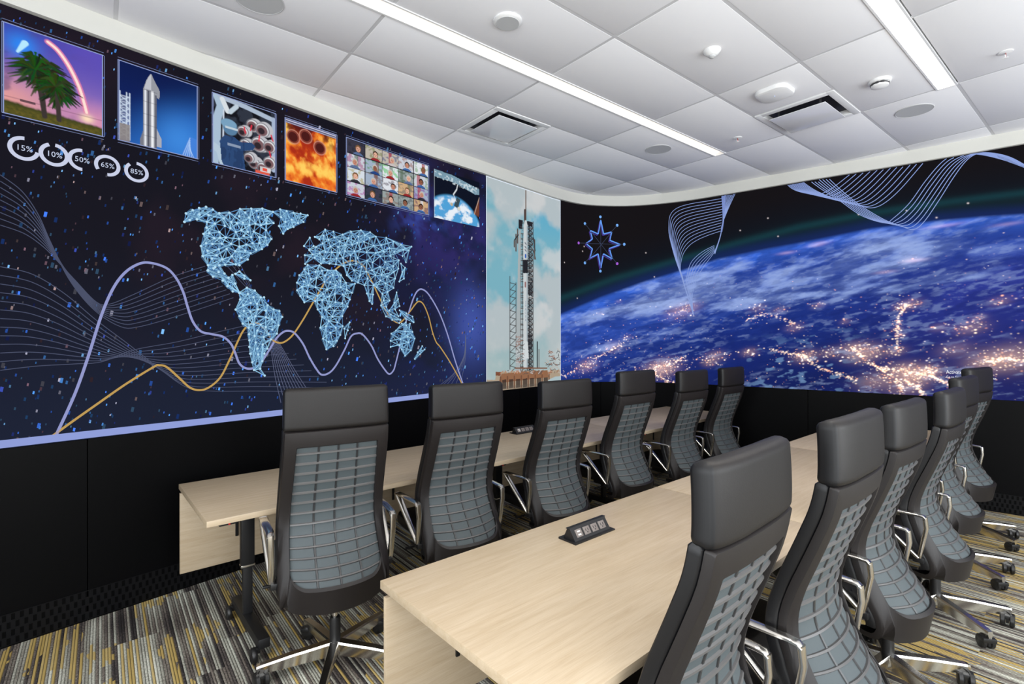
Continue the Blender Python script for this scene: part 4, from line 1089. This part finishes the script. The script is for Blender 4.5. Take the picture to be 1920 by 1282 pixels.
# ---- centre: rocket on its pad
def centre_bg(S, Z, PX, PY, w, h):
    c = Canvas(w, h, (S1050-S911)/(ZT-ZB)); global CC; CC = c; X, Y = c.X, c.Y
    c.c[:] = lin((124, 180, 196)); c.put(sstep(.5, 1., Y), (158, 186, 188))
    c.put(np.ones_like(X)*(X > 1.4-2.2*Y-.5)*sstep(.35, .1, Y)*(X > .45), (84, 174, 210), .6)
    cl = fbm(X*2.2+.4, Y*4.2, 6, 12); c.put(sstep(.36, .56, cl+.10*(X < .5)*sstep(.5, .0, Y)-.02), (186, 196, 200), .95); c.put(sstep(.5, .72, fbm(X*3+3, Y*6, 5, 13)), (216, 216, 216), .7)
    c.put(sstep(.6, .95, Y), (176, 192, 192), .55)
    def U(px, py):  # photograph pixel -> canvas
        s, z = px2w(px, py); return float((s-S911)/(S1050-S911)), float((ZT-z)/(ZT-ZB))
    def pl(pts, col, a=1.): c.poly([U(*p) for p in pts], col, a)
    def ln(x0, y0, x1, y1, wpx, col, a=1.): a0 = U(x0, y0); b0 = U(x1, y1); c.line(a0[0], a0[1], b0[0], b0[1], wpx/2/352., col, a)
    DK, MD, WH = (40, 40, 46), (96, 84, 80), (206, 212, 214)
    ln(985.5, 358, 985.5, 412, 3, (120, 104, 96)); ln(984, 395, 984, 414, 6, (84, 70, 66))
    # dark service tower
    pl([(972, 411), (999, 416), (999, 700), (972, 700)], (150, 158, 160), .30)
    for x in (988, 992, 999): ln(x, 416, x, 700, 1.8, DK)
    y = 418
    while y < 694:
        ln(988, y, 999, y+9, 1.6, DK); ln(999, y, 988, y+9, 1.6, DK); ln(974, y, 999, y, 1.4, MD); y += 10
    pl([(988, 520), (998, 520), (998, 555), (988, 552)], DK, .85); pl([(988, 628), (998, 628), (998, 655), (988, 655)], DK, .8); pl([(972, 411), (980, 413), (978, 430), (972, 428)], DK); pl([(988, 414), (998, 417), (998, 425), (988, 424)], DK)
    R = random.Random(3)
    for k in range(130):
        yy = R.uniform(418, 694); ln(R.uniform(972, 1000), yy, R.uniform(972, 1000), yy+R.uniform(-4, 4), 1.1, R.choice([DK, MD, (200, 200, 200)]), .7)
    for (x, y0, y1) in ((967, 440, 470), (970, 430, 455), (1002, 450, 485), (964, 452, 462)): ln(x, y0, x, y1, 3.4, MD)
    ln(964, 450, 975, 436, 2, DK); ln(1000, 446, 1003, 470, 2, DK); ln(1000, 470, 1004, 486, 2, MD)
    # second lattice mast on the left
    for x in (955.5, 967): ln(x, 518 if x < 960 else 530, x, 694, 1.6, (70, 66, 66))
    y = 530
    while y < 690: ln(956, y, 967, y+3, 1.2, (70, 66, 66)); ln(956, y+13, 967, y+2, 1.2, (70, 66, 66)); y += 13
    # booster and vehicle
    for x in (975.5, 979): ln(x, 440, x, 698, 1.7, DK, .85)
    pl([(989.5, 425), (997, 425), (997, 520), (989.5, 520)], DK, .45); pl([(989.5, 560), (997, 560), (997, 690), (989.5, 690)], DK, .5)
    pl([(972, 432), (976, 430), (975, 700), (966, 700)], (172, 180, 182), .95)
    pl([(984, 413), (981, 424), (981, 690), (989, 690), (989, 424), (986.5, 413)], WH); ln(987.8, 424, 987.8, 690, 2, (150, 166, 176)); pl([(980, 487), (989, 487), (989, 512), (980, 512)], DK)
    pl([(980, 452), (984, 452), (984, 462), (980, 462)], (44, 60, 110), .0)
    for y in (455, 462, 468): ln(984, y, 986, y+3, 2, (90, 96, 110))
    ln(985, 478, 985, 482, 4, (40, 90, 180)); ln(984.6, 530, 984.6, 537, 4, (150, 110, 110))
    pl([(981, 640), (979, 672), (991, 672), (989, 640)], (214, 220, 222))
    for k in range(40):
        yy = R.uniform(628, 698); ln(R.uniform(966, 984), yy, R.uniform(966, 984), yy+R.uniform(-6, 6), 1.3, R.choice([WH, MD, (150, 92, 70)]), .8)
    ln(1007, 641, 1007, 690, 3, DK); ln(1010, 655, 1010, 690, 2, MD)
    # pad structures and ground
    pl([(930, 697), (1050, 693), (1050, 722), (911, 735), (911, 712), (928, 712)], (176, 158, 136)); pl([(940, 700), (1026, 694), (1028, 707), (934, 718)], (150, 106, 78)); pl([(929, 697), (938, 697), (938, 704), (929, 704)], (128, 80, 60))
    for k in range(8): ln(938+13*k, 707-.7*k, 938+13*k, 728-k, 3.4, (120, 82, 62)); 
    for k in range(7): pl([(941+13*k, 712-.7*k), (949+13*k, 711-.7*k), (949+13*k, 728-k), (941+13*k, 729-k)], (54, 44, 42), .85)
    pl([(1024, 722), (1028, 712), (1040, 706), (1050, 705), (1050, 724)], (176, 196, 200)); pl([(911, 727), (1050, 715), (1050, 740), (911, 740)], (100, 92, 84), .4)
    for k in range(60):
        x = R.uniform(1027, 1050); y = R.uniform(657, 700); ln(x, y, x+R.uniform(-8, 8), y+R.uniform(-5, 5), 1.5, R.choice([DK, MD, (150, 92, 70), (190, 180, 170)]), .85)
    for k in range(50):
        x = R.uniform(940, 1030); ln(x, R.uniform(692, 700), x+R.uniform(-6, 6), R.uniform(694, 702), 1.5, R.choice([(190, 120, 80), MD, WH]), .8)
    ln(966, 690, 1025, 690, 2.5, (130, 90, 70))
    return c.c*.93
fix(base_surface('display_surface', S911, S1050, .0042, centre_bg, scrC, .004), scrC)
ed = Over(OF)
for s_ in (S911+.003, S1050-.003): ed.ribbon([s_, s_], [ZB+.004, ZT-.005], .007, (222, 232, 250), 1.0)
ed.ribbon(np.linspace(S911, S1050, 20), np.full(20, ZT-.008), .008, (226, 236, 250), 1.0)
fix(ed.build('bright_edge', scrC), scrC)
lt = Over(OF)
for k, chr_ in enumerate('SPACEX'):
    S, Z = px2w(np.array([985.0]), np.array([567.+6.6*k])); text_over(lt, chr_, .042, S[0], Z[0], (52, 104, 150), .9, wscale=.8)
fix(lt.build('rocket_lettering', scrC), scrC)

# ---- right: Earth at night
LIMB = np.array([(1040, 594), (1051, 589), (1126, 557), (1212, 526.5), (1291, 503), (1348, 485), (1440, 466), (1500, 455), (1635, 428), (1752, 414), (1840, 406), (1920, 401), (2300, 392)])
AIR = np.array([(1040, 566), (1051, 560), (1150, 524), (1270, 489), (1380, 457), (1500, 426), (1635, 400), (1780, 379), (1920, 362), (2300, 330)])
CITY = [(1240, 690, 26, 260), (1275, 582, 24, 90), (1300, 575, 14, 30), (1100, 685, 20, 90), (1150, 650, 16, 60), (1510, 668, 16, 120), (1620, 662, 22, 170), (1600, 650, 14, 60), (1705, 570, 13, 60), (1690, 575, 9, 30), (1716, 703, 22, 220), (1742, 696, 12, 110),
        (1690, 693, 20, 80), (1820, 614, 16, 60), (1835, 595, 8, 20), (1875, 565, 11, 30), (1895, 672, 30, 150), (1850, 678, 22, 70), (1535, 572, 9, 26), (1490, 614, 12, 26), (1585, 603, 7, 14), (1682, 617, 7, 24), (1680, 658, 12, 46), (1340, 668, 16, 70), (1405, 660, 12, 60), (1330, 680, 12, 40), (1175, 632, 8, 20),
        (1420, 577, 12, 24), (1460, 582, 10, 20), (1690, 628, 6, 16), (1760, 614, 10, 16), (1705, 487, 10, 6), (1160, 565, 6, 8), (1125, 588, 6, 8), (1560, 660, 14, 40), (1640, 715, 22, 70), (1700, 725, 22, 60), (1790, 655, 18, 30)]
FIL = [((1055, 705), (1090, 688), (1130, 665), (1165, 645)), ((1200, 700), (1225, 690), (1260, 680), (1285, 668)), ((1510, 668), (1540, 690), (1575, 702), (1605, 712)), ((1600, 650), (1625, 675), (1650, 690), (1690, 693), (1745, 705)), ((1700, 570), (1686, 595), (1683, 620), (1680, 655)),
       ((1650, 690), (1680, 712), (1690, 732)), ((1700, 715), (1720, 725), (1728, 738)), ((1855, 678), (1885, 672), (1920, 676), (1980, 672)), ((1745, 705), (1775, 718), (1795, 730)), ((1440, 655), (1480, 662), (1510, 668)), ((1230, 700), (1250, 715), (1270, 718)), ((1400, 600), (1440, 590), (1500, 612))]
def right_bg(S, Z, PX, PY, w, h):
    c = Canvas(w, h, (SRIGHT_END-S1050)/(ZT-ZB))
    limb = np.interp(PX, LIMB[:, 0], LIMB[:, 1]); air = np.interp(PX, AIR[:, 0], AIR[:, 1]); D = PY-limb; A_ = PY-air
    c.c[:] = lin((20, 17, 20)); c.put(sstep(-80, -5, A_)*.9, (15, 19, 28)); c.put(np.exp(-(A_/7.)**2), (22, 66, 74), .8); c.put(np.exp(-((A_-14)/22.)**2), (18, 40, 50), .6)
    c.put(sstep(-26, 0, D), (22, 40, 96), .8)
    t = sstep(-3, 6, D); c.put(t, (60, 108, 222)); c.put(t*sstep(3, 40, D), (48, 80, 176)); c.put(t*sstep(50, 160, D), (28, 50, 132)); c.put(t*sstep(110, 280, D), (20, 32, 92))
    pr_ = sstep(1500, 1900, PX); c.put(t*pr_*sstep(20, 120, D), (50, 58, 150), .75); c.put(t*pr_*sstep(150, 300, D), (28, 32, 88), .8)
    n = fbm(S*.9+Z*.25, Z*4.2-S*.85+3, 6, 17); n2 = fbm(S*3.2, Z*12-S*2.2, 6, 23); n4 = fbm(S*12, Z*34-S*7, 4, 61)
    br = np.exp(-((PX-1420)/210.)**2-((PY-555)/55.)**2)*.22+np.exp(-((PX-1250)/150.)**2-((PY-570)/32.)**2)*.10+np.exp(-((PX-1700)/220.)**2-((PY-480)/60.)**2)*.08
    c.put(t*sstep(.50, .72, n*.62+n2*.38+br-.24*sstep(80, 200, D)), (132, 158, 226), .62); c.put(t*sstep(.60, .82, n*.5+n2*.5+br-.1*sstep(100, 200, D)), (176, 196, 238), .45)
    c.put(t*sstep(.56, .42, n2)*.5, (20, 34, 104), .75)
    c.put(t*sstep(.5, .72, n4)*sstep(.40, .6, n*.5+n2*.5+br), (168, 190, 236), .26); c.put(t*sstep(.5, .3, n4), (14, 26, 80), .16)
    n3 = fbm(S*9, Z*20-S*4, 4, 41); c.put(t*sstep(150, 210, D)*sstep(.60, .72, n3)*sstep(1330, 1450, PX)*(1-sstep(1540, 1640, PX)), (130, 170, 215), .45)
    def uv(px, py):
        s, z = px2w(px, py); return (s-S1050)/(SRIGHT_END-S1050), (ZT-z)/(ZT-ZB)
    def li(px, py, r, e, warm=None):
        u, v = uv(px, py); q = rng.random() if warm is None else warm
        col = (255, 226, 190) if q > .45 else ((255, 176, 120) if q > .15 else (255, 240, 235)); c.splat(float(u), float(v), r*.62, col, e*.95, 1.5, -.30)
    def lb(px): return np.interp(px, LIMB[:, 0], LIMB[:, 1])
    for k in range(1250):
        px = rng.uniform(1055, 2080); D0 = lb(px)+12; py = D0+(760-D0)*rng.random()**.62
        if fbm(np.array(px*.02), np.array(py*.03), 3, 5) < .42: continue
        li(px, py, rng.uniform(.0014, .0030), .15+1.1*rng.random()**2.2)
    for cx, cy, sp, nn in CITY:
        u, v = uv(cx, cy); c.splat(float(u), float(v), sp/360*.55, (255, 205, 160), .10+.0016*nn, 1.9, -.22)
        for k in range(int(nn*.55)):
            a = rng.normal(0, 1, 2); li(cx+a[0]*sp, cy+a[1]*sp*.42-a[0]*sp*.15, rng.uniform(.0016, .0042), .3+1.9*rng.random()**2)
    for f in FIL:
        q = smooth(f, 60)
        for p in q[::2]:
            if rng.random() < .75: li(p[0]+rng.normal(0, 2.2), p[1]+rng.normal(0, 1.8), rng.uniform(.0022, .005), rng.uniform(.5, 1.7), .9 if rng.random() > .25 else .3)
            if rng.random() < .4: li(p[0]+rng.normal(0, 9), p[1]+rng.normal(0, 5), rng.uniform(.0016, .003), rng.uniform(.4, 1.2))
    for (x, y, sx, e) in ((1715, 488, 5, .5), (1770, 423, 8, .35), (1890, 420, 6, .25), (1540, 455, 5, .3), (1475, 474, 5, .35), (1530, 460, 5, .3), (1660, 510, 5, .3)):
        u, v = uv(x, y); c.splat(float(u), float(v), .007, (255, 205, 195), e*.8, sx, -.05)
    for k in range(26): x = rng.uniform(1060, 2000); y = rng.uniform(300, 560); 
    for (x, y) in ((1211, 474), (1227, 519), (1092, 471), (1082, 559), (1459, 443), (1815, 381), (1756, 408), (1440, 409), (1058, 492), (1095, 462), (1610, 402), (1388, 432), (1700, 395)):
        u, v = uv(x, y); c.splat(float(u), float(v), .0028, (255, 240, 240), .9)
    return c.c
fix(base_surface('display_surface', S1050, SRIGHT_END, .0056, right_bg, scrR, .004), scrR)
def c6(p): return [(1040+x/2.787, 270+y/2.787) for x, y in p]
def c7(p): return [(1440+x/2.5646, 260+y/2.5646) for x, y in p]
rb = Over(OF+.001); BL = (150, 172, 232)
bundle(rb, c6([(885, 283), (800, 298), (700, 315), (635, 338), (603, 375), (597, 430), (600, 480), (625, 580), (655, 670), (673, 725), (712, 850), (727, 897)]),
       c6([(868, 455), (800, 478), (740, 505), (700, 535), (672, 575), (660, 620), (658, 660), (668, 690), (680, 740), (700, 800), (720, 860), (727, 897)]), 13, .0062, BL, .85)
bundle(rb, c6([(835, 530), (770, 565), (720, 610), (698, 660), (690, 720), (700, 780), (718, 850), (727, 897)]), c6([(838, 562), (810, 600), (780, 640), (745, 700), (728, 750), (720, 800), (722, 850), (727, 897)]), 6, .0062, BL, .85)
bundle(rb, c6([(875, 255), (880, 350), (878, 420), (860, 500), (835, 565)]), c6([(948, 250), (905, 345), (875, 425), (868, 480), (838, 575)]), 11, .0062, BL, .85)
bundle(rb, c6([(872, 255), (878, 320), (880, 400), (870, 460)]), c6([(896, 255), (890, 320), (884, 400), (874, 460)]), 5, .010, (130, 150, 215), .8)
bundle(rb, c7([(85, 215), (125, 245), (180, 262), (240, 268), (290, 250), (340, 215), (410, 160), (440, 140)]), c7([(150, 195), (230, 250), (350, 300), (440, 322), (500, 333), (560, 310), (640, 240), (755, 108), (790, 80)]), 12, .0066, BL, .9)
bundle(rb, c7([(185, 190), (260, 245), (340, 295), (450, 370), (560, 405), (600, 385), (680, 310), (760, 200), (840, 110), (900, 80), (960, 73), (1040, 80), (1140, 105), (1231, 138), (1330, 170)]),
       c7([(285, 185), (360, 255), (450, 325), (560, 390), (640, 420), (700, 437), (750, 400), (820, 300), (890, 190), (950, 110), (1000, 75), (1060, 68), (1150, 85), (1231, 125), (1330, 190)]), 7, .0066, BL, .9)
bundle(rb, c7([(1100, 82), (1150, 98), (1200, 125), (1260, 150)]), c7([(1110, 90), (1160, 112), (1210, 128), (1260, 135)]), 5, .007, BL, .7)
fix(rb.build('ribbon_lines', scrR), scrR)
sx = Over(OF+.001)
tips = [(240, 398), (297, 460), (342, 525), (300, 600), (240, 648), (182, 598), (163, 520), (185, 452)]; inn = []
cx, cy = 240, 522
for k in range(8):
    a = math.atan2((tips[k][1]+tips[(k+1) % 8][1])/2-cy, (tips[k][0]+tips[(k+1) % 8][0])/2-cx); inn.append((cx+50*math.cos(a), cy+54*math.sin(a)))
lp = [p for k in range(8) for p in (tips[k], inn[k])]; lp.append(lp[0])
def poly_px(pts, w, col, e):
    for a, b in zip(pts[:-1], pts[1:]):
        q = c6([a, b]); S, Z = px2w(np.array([q[0][0], q[1][0]]), np.array([q[0][1], q[1][1]])); sx.ribbon(S, Z, w, col, e)
poly_px([(x-5, y+7) for x, y in lp], .013, (78, 60, 150), .8)
for k in range(4): poly_px([tips[k], tips[k+4]], .006, (70, 80, 110), .7)
poly_px(lp, .016, (104, 160, 250), .95)
DT = [(238, 381), (326, 425), (363, 524), (326, 625), (238, 664), (157, 621), (124, 517), (157, 416)]
for k, d in enumerate(DT):
    poly_px([(cx+(d[0]-cx)*.62, cy+(d[1]-cy)*.62), d], .005, (80, 90, 120), .6)
    q = c6([d])[0]; S, Z = px2w(np.array([q[0]]), np.array([q[1]])); a = np.arange(12)*2*PI/12
    sx.quad(S[0]+.017*np.cos(a), Z[0]+.019*np.sin(a), (170, 96, 220) if k in (3, 6) else (120, 178, 250), 1.)
fix(sx.build('compass_star', scrR), scrR)
tx = Over(OF+.0015); S, Z = px2w(np.array([1774., 1774.]), np.array([697., 706.5]))
text_over(tx, 'Activate Windows', .050, S[0], Z[0], (240, 243, 250), 1.15, 'LEFT', .70); text_over(tx, 'Go to Settings to activate Windows.', .037, S[1], Z[1], (240, 243, 250), 1.1, 'LEFT', .66)
fix(tx.build('screen_text', scrR), scrR)
